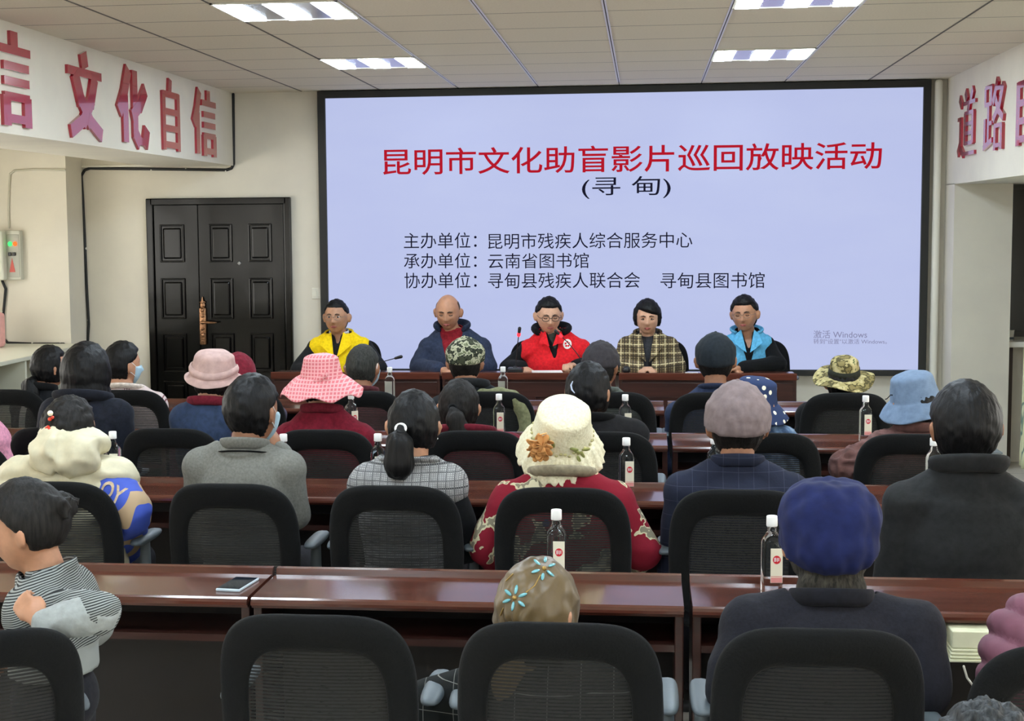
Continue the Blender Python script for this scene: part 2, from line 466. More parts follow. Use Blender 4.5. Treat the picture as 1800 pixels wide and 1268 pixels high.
def letter(ch, wall, pxa, pxb, z0, z1, word):
    X = BL if wall == 'l' else BR
    if wall == 'l': ya, yb = atx(pxa, 180, X).y, atx(pxb, 180, X).y
    else: yb, ya = atx(pxa, 200, X).y, atx(pxb, 200, X).y
    n_ = len(GLYPH[ch]); w = .165 if n_ < 6 else (.145 if n_ < 11 else .095)
    W_, H_ = yb - ya, z1 - z0
    mb = MB(); th = .016
    for st in GLYPH[ch]:
        for i_ in range(len(st) - 1):
            (ax, az), (bx, bz) = st[i_], st[i_ + 1]
            if wall == 'r': ax, bx = 1 - ax, 1 - bx
            A = Vector(((ax - .5) * W_, az * H_)); B = Vector(((bx - .5) * W_, bz * H_))
            d = (B - A).normalized(); q = Vector((-d.y, d.x))
            hw = w * (H_ * abs(q.y) * .62 + W_ * abs(q.x)) * .5
            A2 = A - d * hw * (.55 if i_ else .1); B2 = B + d * hw * (.55 if i_ < len(st) - 2 else .1)
            pts = [A2 + q * hw, B2 + q * hw, B2 - q * hw, A2 - q * hw]
            e = i_ * .0004 + GLYPH[ch].index(st) * .0003
            mb.prism([(p_.x, p_.y) for p_ in pts], 0.0, (th + e) * (1 if wall == 'l' else -1), 'yz')
    me = mb.mesh(); o = link('wall_letter', me, m_letter); o.location = (X, (ya + yb) / 2, z0)
    tag(o, word, 'letter', 'red letters on the left beam' if wall == 'l' else 'red letters on the right beam')
zt = atx(145, 100, BL).z; zb_ = atx(145, 247, BL).z
zt2 = atx(355, 155, BL).z; zb2 = atx(355, 272, BL).z
LZ = (min(zb_, zb2) * .5 + max(zb_, zb2) * .5, (zt + zt2) / 2)
print('letters', zt, zb_, zt2, zb2)
letter('xin', 'l', -38, 52, *LZ, 'glossy red character on the left beam, cut off by the left edge')
letter('wen', 'l', 115, 176, *LZ, 'glossy red character with two crossed spreading legs, on the left beam')
letter('hua', 'l', 203, 256, *LZ, 'glossy red character with a hooked foot, on the left beam')
letter('zi', 'l', 279, 314, *LZ, 'glossy red ladder-like box character on the left beam')
letter('xin', 'l', 335, 376, *LZ, 'glossy red character on the left beam, nearest the screen wall')
rz1, rz0 = atx(1702, 160, BR).z, atx(1702, 277, BR).z
letter('dao', 'r', 1687, 1719, rz0, rz1, 'deep red character on the right beam, nearest the screen wall')
letter('lu', 'r', 1733, 1770, rz0, rz1, 'glossy red character in the middle of the three on the right beam')
letter('zi', 'r', 1788, 1835, rz0, rz1, 'glossy red character on the right beam, cut off by the right edge')

# ------------------------------------------------------------ ceiling lights
m_tube = emis('light_diffuser', (225, 242, 255), LAMP_POWER)
m_refl = plain('louvre_reflector', (190, 186, 205), .22, metal=.9)
def light_panel(c, r, label):
    x = X0 + c * TS; y = Y0 + r * TS
    o = empty('ceiling_light', (x + .3, y + .3, CH))
    tag(o, label, 'ceiling light', 'ceiling lights')
    fr = MB()
    for (a, b, cc, d) in ((-.298, .298, -.298, -.285), (-.298, .298, .285, .298), (-.298, -.285, -.298, .298), (.285, .298, -.298, .298)): fr.box(a, b, cc, d, -.008, 0)
    fr.build('frame', m_white, o)
    for k in (-1, 0, 1):
        MB().box(k * .228 - .055, k * .228 + .055, -.28, .28, -.010, -.003).build('light_strip', m_tube, o)
    for k in (-1, 1):
        q = MB()
        q.box(k * .114 - .056, k * .114 + .056, -.283, .283, -.005, -.001)
        q.build('reflector', m_refl, o)
    return o
light_panel(0, 3, 'three-strip ceiling light nearest the screen, on its left side')
light_panel(4, 3, 'three-strip ceiling light nearest the screen, on its right side')
light_panel(0, -1, 'bright three-strip ceiling light cut by the top edge of the photo, left')
light_panel(4, -1, 'three-strip ceiling light cut by the top edge of the photo, right')
for r, w_ in ((-5, 'first'), (-9, 'second'), (-13, 'third'), (-17, 'last')):
    for c in (0, 4): light_panel(c, r, '%s ceiling light behind the photo\'s top edge, %s column' % (w_, 'left' if c == 0 else 'right'))

# ------------------------------------------------------------ cables, electrical box, counter
m_cable = plain('black_cable', (16, 16, 17), .5)
P = lambda x, y, Y, d=0: tuple(at(x, y, Y))
def cable(name, label, pts, Y, r, m, clips=()):
    q = [at(x, y, Y) for x, y in pts]
    o = empty(name, tuple(q[0])); tag(o, label, 'cable')
    o2 = MB().tube([tuple(v - q[0]) for v in q], r, 8).build('cable_run', m, o, True)
    for x, y in clips:
        v = at(x, y, Y) - q[0]
        MB().ell(tuple(v), (.010, .010, .012), sub=2).build('cable_clip', m_white, o, True)
cable('cable', 'black cable run down beside the left beam and along to the pillar corner', [(410, 166), (411, 288), (407, 296), (398, 299), (250, 297), (158, 296), (149, 299), (143, 309), (145, 340), (149, 420), (152, 500), (156, 570), (154, 603), (128, 604)], WY - .012, .011, m_cable, [(410, 190), (266, 298), (327, 297), (397, 300), (151, 437), (155, 563), (155, 585)])
cable('cable', 'black cable from the electrical box down to the counter top', [(4, 494), (10, 508), (8, 530), (5, 560), (6, 595), (14, 603), (60, 605), (112, 605)], 11.385, .011, m_cable, [(5, 548), (57, 604), (106, 605)])
cable('conduit', 'thin pale conduit curving above the electrical box', [(114, 299), (60, 298), (26, 300), (18, 306), (16, 330), (15, 372), (16, 400)], 11.392, .008, plain('pale_conduit', (196, 192, 174), .6))

p = at(20, 492, 11.39)
eb = empty('electrical_box', (at(30, 492, 11.39).x, 11.40, at(30, 492, 11.39).z)); tag(eb, 'grey-white electrical box with green and orange lamps on the left pillar', 'electrical box')
k_ = 11.39 / F
hh = (492 - 402) * k_
MB().box(-.115, .055, -.06, 0, 0, hh, .006).build('box_body', plain('box_grey', (192, 192, 178), .5), eb)
MB().box(-.150, -.055, -.13, -.055, .0, hh, .012).build('open_cover', plain('box_cover', (206, 207, 192), .5), eb)
MB().box(-.050, .047, -.064, -.055, .02, hh - .03, .003).build('front_panel', plain('panel_grey', (172, 172, 160), .5), eb)
for dx, c, n_ in ((-.022, (60, 255, 110), 'green lamp'), (.018, (255, 96, 40), 'orange lamp')):
    o = MB().ell((dx, -.070, hh * .73), (.016, .012, .018)).build('indicator_lamp', emis('lamp_' + n_[:3], c, 1.6), eb, True); o['label'] = n_
for dx in (-.025, .008): MB().box(dx - .012, dx + .012, -.078, -.06, hh * .49, hh * .56, .003).build('switch', m_black, eb)
m_warn = plain('warning_red', (196, 82, 70), .5)
w = MB().prism([(-.034, hh * .16), (.012, hh * .16), (-.011, hh * .45)], -.067, -.063).build('warning_label', m_warn, eb)

# left counter with an open shelf front
m_ctop = plain('counter_top', (214, 214, 196), .4)
m_cwood = plain('counter_back', (150, 136, 112), .6, .06, 8)
ct = empty('counter', (-4.7, 10.2, 0)); tag(ct, 'low pale-topped counter with open shelves along the left side', 'counter')
MB().box(-.64, .47, -1.9, 1.18, .87, .90, .006).build('counter_top', m_ctop, ct)
MB().box(-.62, .30, -1.88, 1.16, .05, .07).box(-.62, -.60, -1.88, 1.16, .05, .87).box(.05, .07, -1.88, 1.16, .07, .87).build('back_board', m_cwood, ct)
for y in (-1.88, -.9, -.46, .02, .55, 1.13): MB().box(.07, .455, y, y + .03, 0, .87).build('divider', m_ctop, ct)
MB().box(.07, .44, -1.86, 1.14, .42, .44).build('shelf', m_cwood, ct)
pb = at(-14, 605, 11.2)
o = MB().box(-.12, .12, -.08, .08, 0, .26, .03).build('gift_bag', plain('pink_bag', (236, 176, 170), .7, .05, 20), None); o.location = (at(-22, 610, 11.0).x, 11.0, .90)
tag(o, 'pink bag standing on the counter at the left edge', 'bag')

q1, q2 = at(1722, 795, 9.0), at(1761, 795, 9.0)
o = empty('storage_box', ((q1.x + q2.x) / 2, 9.0, 0)); tag(o, 'low dark box with a pale top, behind the man at the right edge', 'box')
hw_ = (q2.x - q1.x) / 2
MB().box(-hw_, hw_, 0, .35, 0, q1.z - .012, .004).build('box_body', m_black, o)
MB().box(-hw_ - .005, hw_ + .005, -.005, .355, q1.z - .012, q1.z, .003).build('lid', m_grey, o)

# curtain by the right side
t = NT('curtain_cloth', .8)
nn = t.noise(9, 3, (1, 1, .35))
t.color(t.ramp(nn, [(0, (196, 200, 160)), (.52, (206, 208, 168)), (.55, (96, 118, 108)), (.60, (110, 132, 120)), (.63, (208, 210, 172))]))
me = MB(); V = []; Fc = []
NY, NZ = 90, 20
e1 = at(1801, 480, 10.9); e2 = at(1784, 820, 10.9)
for i in range(NY + 1):
    for j in range(NZ + 1):
        z = .12 + (2.03 - .12) * j / NZ
        xe = e2.x + (e1.x - e2.x) * (z - e2.z) / (e1.z - e2.z)
        yy = 10.9 - i / NY * 1.5
        V.append((xe + .035 * math.sin(i * .75) + .03 + .012 * math.sin(i * .31 + z), yy, z))
for i in range(NY):
    for j in range(NZ):
        q = i * (NZ + 1) + j; Fc.append((q, q + 1, q + NZ + 2, q + NZ + 1))
me.add(V, Fc)
me2 = evalmesh(me.mesh(), [('SOLIDIFY', dict(thickness=.004))])
o = link('curtain', me2, t.m, None, True); tag(o, 'pale green patterned curtain hanging at the right edge', 'curtain')

# ================================================================== furniture
def woodmat(name, c, d, rough=.16, spec=.5):
    t = NT(name, rough, spec, coat=.35); t.b.inputs['Coat Roughness'].default_value = .08
    n = t.noise(14, 5, (.25, 3, 3)); n2 = t.noise(3, 2)
    t.color(t.ramp(n, [(.3, d), (.7, c)])); t.bump(n, .008, .002)
    return t.m
m_top = woodmat('mahogany_top', (94, 50, 38), (70, 37, 28))
m_side = woodmat('mahogany_panel', (62, 34, 28), (44, 24, 20), .3)
m_undershade = plain('under_desk_shade', (26, 21, 20), .6, .1, 10)
TZ = .75
def make_desk(w=1.186, d=.33):
    """near edge (user side) at local y=0, far edge at y=d"""
    o = empty('desk')
    h = w / 2
    prof = [(0.0, TZ - .012), (.004, TZ - .004), (.012, TZ), (d - .038, TZ), (d - .033, TZ - .004), (d - .028, TZ - .004), (d - .022, TZ + .016), (d - .004, TZ + .018), (d, TZ + .010), (d, TZ - .03), (.012, TZ - .03), (.008, TZ - .022), (0, TZ - .020)]
    MB().prism(prof, -h, h, 'yz').build('tabletop', m_top, o)
    for s in (-1, 1):
        MB().box(s * (h - .012) - .012, s * (h - .012) + .012, .03, d - .02, 0, TZ - .03, .003).build('side_panel', m_side, o)
    MB().box(-h + .02, h - .02, .04, d - .04, TZ - .135, TZ - .115).build('shelf', m_side, o)
    mp = MB().box(-h + .01, h - .01, d - .05, d - .028, .08, TZ - .03).build('modesty_panel', m_side, o)
    MB().box(-h + .024, h - .024, d - .058, d - .0505, .08, TZ - .031).build('shade_sheet', m_undershade, mp)  # added dark sheet: paints the shade under the desk onto the panel
    q = MB()
    for (a, b, c_, e) in ((-h + .02, h - .02, .60, .70), (-h + .02, h - .02, .12, .22), (-h + .02, -h + .12, .2, .62), (h - .12, h - .02, .2, .62), (-.05, .05, .2, .62)):
        q.box(a, b, d - .03, d - .016, c_, e, .003)
    q.build('moulding', m_side, mp)
    return o
proto_desk = make_desk()
first = [True]
def desk(xc, yn, rz, label, group):
    o = proto_desk if first[0] else copy_tree(proto_desk)
    first[0] = False
    o.location = (xc, yn, 0); o.rotation_euler = (0, 0, rz)
    tag(o, label, 'desk', group)
ROW = {4: 4.11, 3: 5.70, 2: 7.16, 1: 8.53}
XS = [-2.885, -1.685, -.4875, .722, 1.922]
pos = ['second from the left', 'third from the left', 'left of the middle gap', 'right of the middle gap', 'rightmost']
rname = {1: 'front audience row', 2: 'second audience row', 3: 'third audience row', 4: 'nearest audience row'}
for r in (1, 2, 3, 4):
    for i, x in enumerate(XS):
        if r in (3, 4) and i == 0: continue
        if i == 4: x = 1.93
        if i == 4 and r < 3: continue
        if i == 4: lab = 'dark red wooden desk at the right end of the %s' % rname[r]
        elif i == 3: lab = 'dark red wooden desk right of the narrow gap in the %s' % rname[r]
        elif i == 2: lab = 'dark red wooden desk just left of the narrow gap in the %s' % rname[r]
        elif i == 1: lab = 'dark red wooden desk %s in the %s' % ('carrying the phone' if r == 4 else 'two places left of the gap', rname[r])
        else: lab = 'dark red wooden desk at the left end of the %s' % rname[r]
        desk(x, ROW[r], 0, lab, 'audience desks')
HY = 10.86     # panel desks: their user side faces the wall
g1 = at(1084, 662, 10.45).x
desk(g1 - .6 - .004, HY, PI, 'panel desk in front of the man in the red vest', 'panel desks facing the audience')
desk(g1 - 1.8 - .008, HY, PI, 'panel desk at the left end, by the black door', 'panel desks facing the audience')
xr = at(1370, 662, 10.45).x
desk(g1 + .6 + .006, HY, PI, 'panel desk at the right end, before the man in the blue vest', 'panel desks facing the audience')

# ------------------------------------------------------------ chairs
m_fab = cloth('chair_fabric', (11, 12, 13), .12, 160, .85, .3)
t = NT('chair_net', .8, .3)
t.color((40, 40, 39))
st = t.stripe(2, .0085, .0052); n1 = t.noise(60, 3, (1, 1, 6))
al = t.math('ADD', t.math('MULTIPLY', st, .40), t.math('MULTIPLY', n1, .40)); al = t.math('ADD', al, .36)
al = t.math('MINIMUM', al, 1.0)
t.L(al, t.b.inputs['Alpha']); m_net = t.m
m_pad = plain('armrest_grey', (86, 95, 101), .5)
def make_chair():
    o = empty('office_chair')
    N = 72; zc = .70; hh = .222
    def outl(th, h, zc, w, n):
        c, s = math.cos(th), math.sin(th)
        z = zc + h * math.copysign(abs(s) ** (2 / n), s)
        u = (z - zc) / h
        ww = w * (1 - .10 * max(0, u) ** 2 - .06 * min(0, u) ** 2)
        return ww * math.copysign(abs(c) ** (2 / n), c), z
    def bend(x, z, dy=0): return (x, -.20 - .035 * (1 - (x / .23) ** 2) - (z - .5) * .16 + .02 * math.sin((z - .5) * 7) + dy, z)
    V = []; K = 12
    for i in range(N):
        th = 2 * PI * i / N
        xo, zo = outl(th, hh, zc, .228, 4.2); xi, zi = outl(th, .160, .672, .160, 4.6)
        for k in range(K):
            a = 2 * PI * k / K
            tt = .5 - .5 * math.copysign(abs(math.cos(a)) ** .7, math.cos(a))
            x = xo + (xi - xo) * tt; z = zo + (zi - zo) * tt
            V.append(bend(x, z, .022 * math.sin(a)))
    Fc = []
    for i in range(N):
        for k in range(K):
            Fc.append((i * K + k, i * K + (k + 1) % K, ((i + 1) % N) * K + (k + 1) % K, ((i + 1) % N) * K + k))
    bf = MB().add(V, Fc).build('back_frame', m_fab, o, True)
    V = []; Fc = []; A = 22; B = 20
    for j in range(B + 1):
        for i in range(A + 1):
            u = (i / A * 2 - 1); v = (j / B * 2 - 1)
            V.append(bend(u * .175 , .672 + v * .172, .0))
    for j in range(B):
        for i in range(A):
            uu = abs((i + .5) / A * 2 - 1); vv = abs((j + .5) / B * 2 - 1)
            if uu ** 5 + vv ** 5 > 1.25: continue
            q = j * (A + 1) + i; Fc.append((q, q + 1, q + A + 2, q + A + 1))
    MB().add(V, Fc).build('back_net', m_net, o, True)
    def seatfn(v): return Vector((math.copysign(abs(v.x) ** .6, v.x), math.copysign(abs(v.y) ** .6, v.y), v.z))
    MB().ell((0, .05, .445), (.235, .235, .035), fn=seatfn, sub=4).build('seat', m_fab, o, True)
    for s in (-1, 1):
        ar = MB().ell((s * .238, .0, .675), (.027, .135, .016), fn=seatfn, sub=3).build('armrest', m_pad, o, True)
        MB().cap((s * .236, -.01, .665), (s * .236, -.01, .47), .018, .022, 12).tube([(s * .236, -.01, .47), (s * .20, 0, .415), (s * .12, .02, .405)], .016).build('arm_post', m_grey, ar, True)
    MB().cap((0, -.235, .56), (0, -.20, .42), .022, .022).tube([(0, -.20, .42), (0, -.05, .39)], .022).build('back_spine', m_black, o, True)
    b = MB().cap((0, .02, .40), (0, .02, .12), .028, .03)
    b.ell((0, .02, .40), (.09, .09, .02))
    for k in range(5):
        a = 2 * PI * k / 5 + .3
        b.cap((0, .02, .11), (.27 * math.cos(a), .02 + .27 * math.sin(a), .075), .026, .016)
    bs = b.build('star_base', m_black, o, True)
    for k in range(5):
        a = 2 * PI * k / 5 + .3; x, y = .27 * math.cos(a), .02 + .27 * math.sin(a)
        MB().cap((x - .02, y, .031), (x + .02, y, .031), .030, .030).build('caster', m_black, bs, True)
    return o
chair0 = make_chair(); cused = [False]
def chair(px, Y, label, rz=0.0, dx=0, py=None, group='audience chairs', z=0):
    """px: pixel column of the middle of the backrest; Y its depth"""
    o = copy_tree(chair0) if cused[0] else chair0
    cused[0] = True
    p = at(px, 900, Y)
    c, s = math.cos(rz), math.sin(rz)
    o.location = (p.x - .24 * s + dx, Y + .24 * c, 0); o.rotation_euler = (0, 0, rz)
    tag(o, label, 'chair', group)
    return o
# ------------------------------------------------------------ chairs in place
CY4, CY3, CY2, CY1 = 3.34, 5.04, 6.42, 7.95
chair(551, CY4, 'empty black mesh chair in the nearest row, left of the scarf woman')
chair(982, CY4 - .02, 'black mesh chair of the woman in the brown headscarf')
chair(1442, CY4 - .02, 'black mesh chair of the man in the blue cap')
chair(1905, CY4 - .1, 'black mesh chair behind the pink puffer jacket, cut by the right edge', .1)
chair(-48, 3.12, 'black chair in the bottom left corner in front of the child', .55)
chair(98, CY3, 'black mesh chair behind the cream puffer jacket, beside the child')
chair(408, CY3, 'black mesh chair behind the man in the grey suit')
chair(694, CY3, 'black mesh chair behind the woman in the tweed vest')
chair(988, CY3, 'black mesh chair behind the cream crochet hat and red floral jacket')
chair(1300, CY3, 'black mesh chair behind the man in the navy suit and taupe cap')
chair(1720, CY3, 'black mesh chair behind the dark-haired man at the right')
chair(104, CY2, 'black mesh chair of the woman with the dark bob, second row')
chair(304, CY2, 'black mesh chair behind the dusty pink hat')
chair(572, CY2, 'black mesh chair behind the pink gingham hat')
chair(838, CY2, 'black mesh chair behind the maroon jacket and low ponytail')
chair(1060, CY2, 'black mesh chair behind the black jacket with a hair clip')
chair(1345, CY2, 'black mesh chair behind the flowered navy bucket hat')
chair(1600, CY2, 'black mesh chair behind the light blue bucket hat')
chair(-70, 5.98, 'black chair of the person in pink, outside the left edge')
chair(1755, 2.18, 'black chair of the person with grey wavy hair in the bottom right corner')
chair(20, CY1, 'black chair at the far left of the front row')
chair(232, CY1, 'black chair of the person in the pale pink jacket with a mask')
chair(432, CY1, 'black chair of the person in the maroon cap')
chair(640, CY1, 'black chair of the short-haired man in the front row')
chair(866, CY1, 'black chair with an olive coat over it, under the camouflage cap')
chair(1076, CY1, 'black chair of the person in the dark cap and grey sweater')
chair(1254, CY1, 'black chair of the man in the navy sweater and black cap')
chair(1484, CY1, 'black chair of the person in the wide camouflage hat')
PYC = 11.47
for px, l in ((624, 'man in the yellow vest'), (815, 'bald man'), (950, 'man in the red vest'), (1155, 'woman in the plaid blazer'), (1330, 'man in the blue vest')):
    chair(px, PYC, 'black chair of the %s on the panel' % l, PI, group='panel chairs')

# ------------------------------------------------------------ bottles, papers, microphones, phone
m_water = NT('clear_plastic', .04, .5); m_water.color((245, 250, 255)); m_water.b.inputs['Transmission Weight'].default_value = 1; m_water.b.inputs['IOR'].default_value = 1.30; m_water = m_water.m
m_cap = plain('bottle_cap', (238, 238, 236), .5)
m_label = plain('bottle_label', (232, 226, 204), .6)
m_seal = plain('label_red', (206, 30, 44), .5)
m_pinkl = plain('label_foot', (226, 150, 146), .6)
def make_bottle():
    o = empty('water_bottle')
    def sq(k):
        def fn(v):
            r = math.hypot(v.x, v.y)
            if r < 1e-6: return v
            c, s_ = v.x / r, v.y / r
            e = 1 / max(abs(c), abs(s_)); t_ = k(v.z)
            f = 1 + (e - 1) * t_ * .75
            return Vector((v.x * f, v.y * f, v.z))
        return fn
    k = lambda z: 0 if z > .185 else (1 if z < .155 else (.185 - z) / .03)
    MB().lathe([(0, .004), (.022, 0), (.0265, .006), (.0275, .02), (.0275, .10), (.0275, .152), (.025, .163), (.017, .175), (.0125, .185), (.0125, .20), (0, .20)], 40, None, sq(k)).build('bottle_body', m_water, o, True)
    c = []
    for i in range(3): c += []
    MB().lathe([(0, .225), (.0135, .225), (.0150, .223), (.0152, .198), (.0142, .196), (0, .196)], 28).build('bottle_cap', m_cap, o, True)
    lb = MB().box(-.008, .0245, -.0300, -.0288, .045, .140, .0004).build('label', m_label, o)
    V = [(.0085 + .0105 * math.cos(a * PI / 14), .109 + .0115 * math.sin(a * PI / 14)) for a in range(28)]
    em = MB().prism(V, -.0308, -.0299).build('seal', m_seal, lb)
    q = MB()
    for i, (a, b) in enumerate(((.0015, .0035), (.0055, .007), (.0092, .0112), (.0132, .0150))):
        q.box(a, b, -.0312, -.0307, .1035 + .002 * (i % 2), .1145)
    for z in (.1045, .109, .1135): q.box(.0015, .0068, -.0312, -.0307, z, z + .0012)
    q.build('seal_lettering', m_cap, lb)
    MB().box(-.007, .0235, -.0308, -.0299, .046, .060).box(-.007, .0235, -.0308, -.0299, .0625, .0640).build('label_band', m_pinkl, lb)
    return o
bt0 = make_bottle(); bu = [False]
def bottle(px, py_cap, Y, label, rz=0.0, z=TZ):
    o = copy_tree(bt0) if bu[0] else bt0
    bu[0] = True
    x = at(px, py_cap, Y).x
    o.location = (x, Y, z); o.rotation_euler = (0, 0, rz); tag(o, label, 'bottle', 'water bottles')
bottle(978, 914, 4.30, 'water bottle right behind the brown headscarf, nearest desk')
bottle(1357, 918, 4.25, 'water bottle left of the blue cap, nearest desk', .1)
bottle(198, 765, 5.86, 'water bottle beside the blue sleeve of the cream puffer jacket', .1)
bottle(498, 765, 5.82, 'water bottle right of the grey-suited man with a mask, mostly hidden', 0)
bottle(664, 768, 5.85, 'water bottle left of the tweed-vest woman, only its top showing', 0)
bottle(1101, 768, 5.79, 'water bottle standing right of the cream crochet hat', .15)
bottle(1256, 770, 5.85, 'water bottle left of the taupe cap, partly hidden', 0)
bottle(1642, 775, 5.85, 'water bottle left of the dark-haired man at the right, partly hidden', 0)
bottle(877, 694, 7.28, 'water bottle in the second row before the black chair with the olive coat', 0)
bottle(1099, 697, 7.28, 'water bottle before the grey sweater, half hidden by the black jacket', .2)
bottle(1522, 692, 7.28, 'water bottle in front of the black chair under the camouflage hat', 0)
bottle(617, 693, 7.30, 'water bottle tucked under the brim of the pink gingham hat', .5)
bottle(685, 648, 8.66, 'water bottle on the front row desk, right of the short-haired man', PI)
bottle(884, 647, 8.70, 'distant water bottle in front of the panel, beside the camouflage cap', PI)

# phone
p = atz(418, 1030, TZ)
o = empty('mobile_phone', (p.x, p.y, TZ), .0); o.rotation_euler = (0, 0, -.12)
tag(o, 'mobile phone lying face up on the nearest desk', 'phone')
MB().box(-.036, .036, -.078, .078, 0, .008, .003).build('phone_body', plain('phone_white', (190, 205, 215), .3), o)
MB().box(-.033, .033, -.072, .072, .008, .0087).build('phone_screen', plain('phone_glass', (16, 22, 34), .03), o)

# papers and small things on the panel desks
m_paper = plain('paper', (240, 238, 232), .7)
def sheet(px, Y, w, d, label, rz=0.0, n_=3):
    x = at(px, 660, Y).x
    o = MB().box(-w / 2, w / 2, -d / 2, d / 2, 0, .0015 * n_).build('paper_sheet', m_paper); o.location = (x, Y, TZ); o.rotation_euler = (0, 0, rz); tag(o, label, 'paper')
sheet(962, 10.70, .21, .24, 'white papers in front of the man in the red vest', .1, 5)
sheet(1216, 10.62, .085, .10, 'small white card at the right end of the panel desk', 0, 6)
def mic(bx, Y, tip, name, label, ring=True):
    b = at(bx, 660, Y); q = at(tip[0], tip[1], Y - .04)
    o = empty('microphone', (b.x, Y, TZ)); tag(o, label, 'microphone')
    bs = MB().box(-.055, .055, -.05, .06, 0, .035, .010).ell((0, 0, .036), (.018, .018, .01)).build('mic_base', m_black, o)
    for k in range(3): MB().box(-.03 + k * .022, -.018 + k * .022, -.04, -.03, .034, .038).build('button', m_grey, bs)
    t_ = Vector((q.x - b.x, -.04, q.z - TZ))
    m_ = Vector((t_.x * .35, -.0, t_.z * .6))
    pts = [Vector((0, 0, .03))]
    for k in range(1, 9):
        u = k / 8; pts.append((1 - u) ** 2 * Vector((0, 0, .03)) + 2 * u * (1 - u) * m_ + u * u * t_)
    MB().tube([tuple(v) for v in pts], .0032).build('gooseneck', m_black, o, True)
    d = (pts[-1] - pts[-2]).normalized()
    MB().cap(tuple(pts[-1]), tuple(pts[-1] + d * .045), .009, .012).build('mic_head', m_black, o, True)
    if ring: MB().cap(tuple(pts[-1] - d * .006), tuple(pts[-1] + d * .004), .0125, .0125).build('light_ring', emis('mic_ring', (255, 40, 50), 2.5), o, True)
mic(906, 10.72, (912, 588), 'm', 'gooseneck microphone with a red ring left of the man in the red vest')
mic(1030, 10.72, (985, 590), 'm', 'gooseneck microphone with a red ring leaning towards the man in the red vest')
mic(640, 10.72, (695, 630), 'm', 'low gooseneck microphone reaching right of the man in the yellow vest', False)
o = empty('table_mic', (at(1101, 660, 10.60).x, 10.60, TZ)); tag(o, 'round black handheld microphone head lying by the plaid blazer woman', 'microphone')
MB().ell((0, 0, .03), (.028, .028, .028)).build('mic_grille', m_black, o, True)
MB().cap((0, .03, .03), (0, .17, .022), .016, .012).build('mic_handle', m_black, o, True)
# pale bundle hanging out of the shelf of the nearest desk at the right, with its cord
a_ = at(1655, 1107, 4.02); b_ = at(1748, 1172, 3.95)
o = empty('bundle', (atz(1702, 1150, .66).x + .02, 4.10, .635)); tag(o, 'pale cream bundle of papers on the shelf under the nearest desk, right', 'paper bundle')
w_ = (b_.x - a_.x)
for k in range(5):
    MB().box(-.065 + .002 * k, .13 - .003 * k, -.055 + .004 * k, .25, (0, .008, .016, .0245, .033)[k], (.0075, .0155, .024, .0325, .078)[k], .003).build('folder', plain('cream_folder', (214, 214, 182), .7, .05, 10), o)
q = [at(x, y, 4.03) for x, y in ((1694, 1172), (1700, 1192), (1712, 1208), (1720, 1214), (1722, 1222), (1716, 1240))]
oc = empty('cord', tuple(q[0])); tag(oc, 'pale cord dangling under the cream bundle', 'cord')
MB().tube([tuple(v - q[0]) for v in q], .003).build('cord_run', m_white, oc, True)
# ================================================================== people
def smooth(a, b, x):
    t = max(0.0, min(1.0, (x - a) / (b - a))); return t * t * (3 - 2 * t)
def lerp(a, b, t): return a + (b - a) * t
HA, HBF, HBB, HC = .0775, .092, .098, .115
def headpoint(d, face=True):
    """unit direction -> point of the skull (x right, y face, z up; centre between crown and chin)"""
    x, y, z = d
    bx, by, bz = HA * x, (HBF if y > 0 else HBB) * y, HC * z
    if z > 0: bx *= 1 + .05 * math.sin(z * PI)
    if z < 0:
        t = -z
        bx *= 1 - .24 * t ** 2.2
        if y < 0: by *= 1 - .42 * t ** 1.2
        else: by *= 1 - .06 * t
    if z < -.2 and y > 0: bx *= 1 + .10 * smooth(-.2, -.6, z) * smooth(0, .5, y)
    if face and y > .05:
        f = 0
        g = lambda A, x0, z0, sx, sz: A * math.exp(-((bx - x0) / sx) ** 2 - ((bz - z0) / sz) ** 2)
        f += g(.013, 0, -.008, .010, .024) + g(.019, 0, -.031, .014, .011)
        f += g(.004, .011, -.034, .008, .007) + g(.004, -.011, -.034, .008, .007)
        for s in (-1, 1):
            f += g(-.011, s * .030, .004, .017, .011) + g(.005, s * .030, .021, .022, .007) + g(.005, s * .041, -.024, .019, .016)
            f += g(-.003, s * .024, -.046, .006, .012)
        f += g(.0065, 0, -.0555, .021, .0045) + g(.0065, 0, -.0665, .018, .0050) + g(-.004, 0, -.0605, .022, .0022) + g(-.004, 0, -.078, .02, .006) + g(.009, 0, -.096, .022, .014)
        by += f * smooth(.05, .35, y)
    return Vector((bx, by, bz))
def head_raw(m, sub=5):
    V, Fc = ico(sub)
    mb = MB(); mb.add([m @ headpoint(v) for v in V], Fc)
    return mb
def ears(mb, m):
    for s in (-1, 1):
        r = Matrix.Rotation(s * .55, 4, 'Z') @ Matrix.Rotation(-.12, 4, 'X')
        for c, q in (((0, 0, 0), (.0085, .019, .033)), ((s * .004, -.006, .006), (.007, .015, .022)), ((-s * .002, .004, -.024), (.007, .009, .010))):
            V, Fc = ico(3)
            M_ = m @ Matrix.Translation((s * .0865, -.008, -.006)) @ r @ Matrix.Translation(c) @ Matrix.Diagonal((*q, 1))
            mb.add([M_ @ v for v in V], Fc)
def shell(m, thick, sub=5, face=False, noise_amp=0.0, nf=30, strand=0.0):
    """closed cap over the skull: radius = skull + thick(dir)"""
    V, Fc = ico(sub); out = []
    for v in V:
        p = headpoint(v, face); t = thick(v)
        if t > 0 and (noise_amp or strand):
            q = Vector((v.x * nf, v.y * nf, v.z * nf))
            t += noise_amp * noise.noise(q * .25) + strand * noise.noise(Vector((math.atan2(v.x, -v.y) * 14, v.z * 2.0, 3)))
        L_ = p.length; out.append(m @ (p * ((L_ + t) / L_)))
    return MB().add(out, Fc)
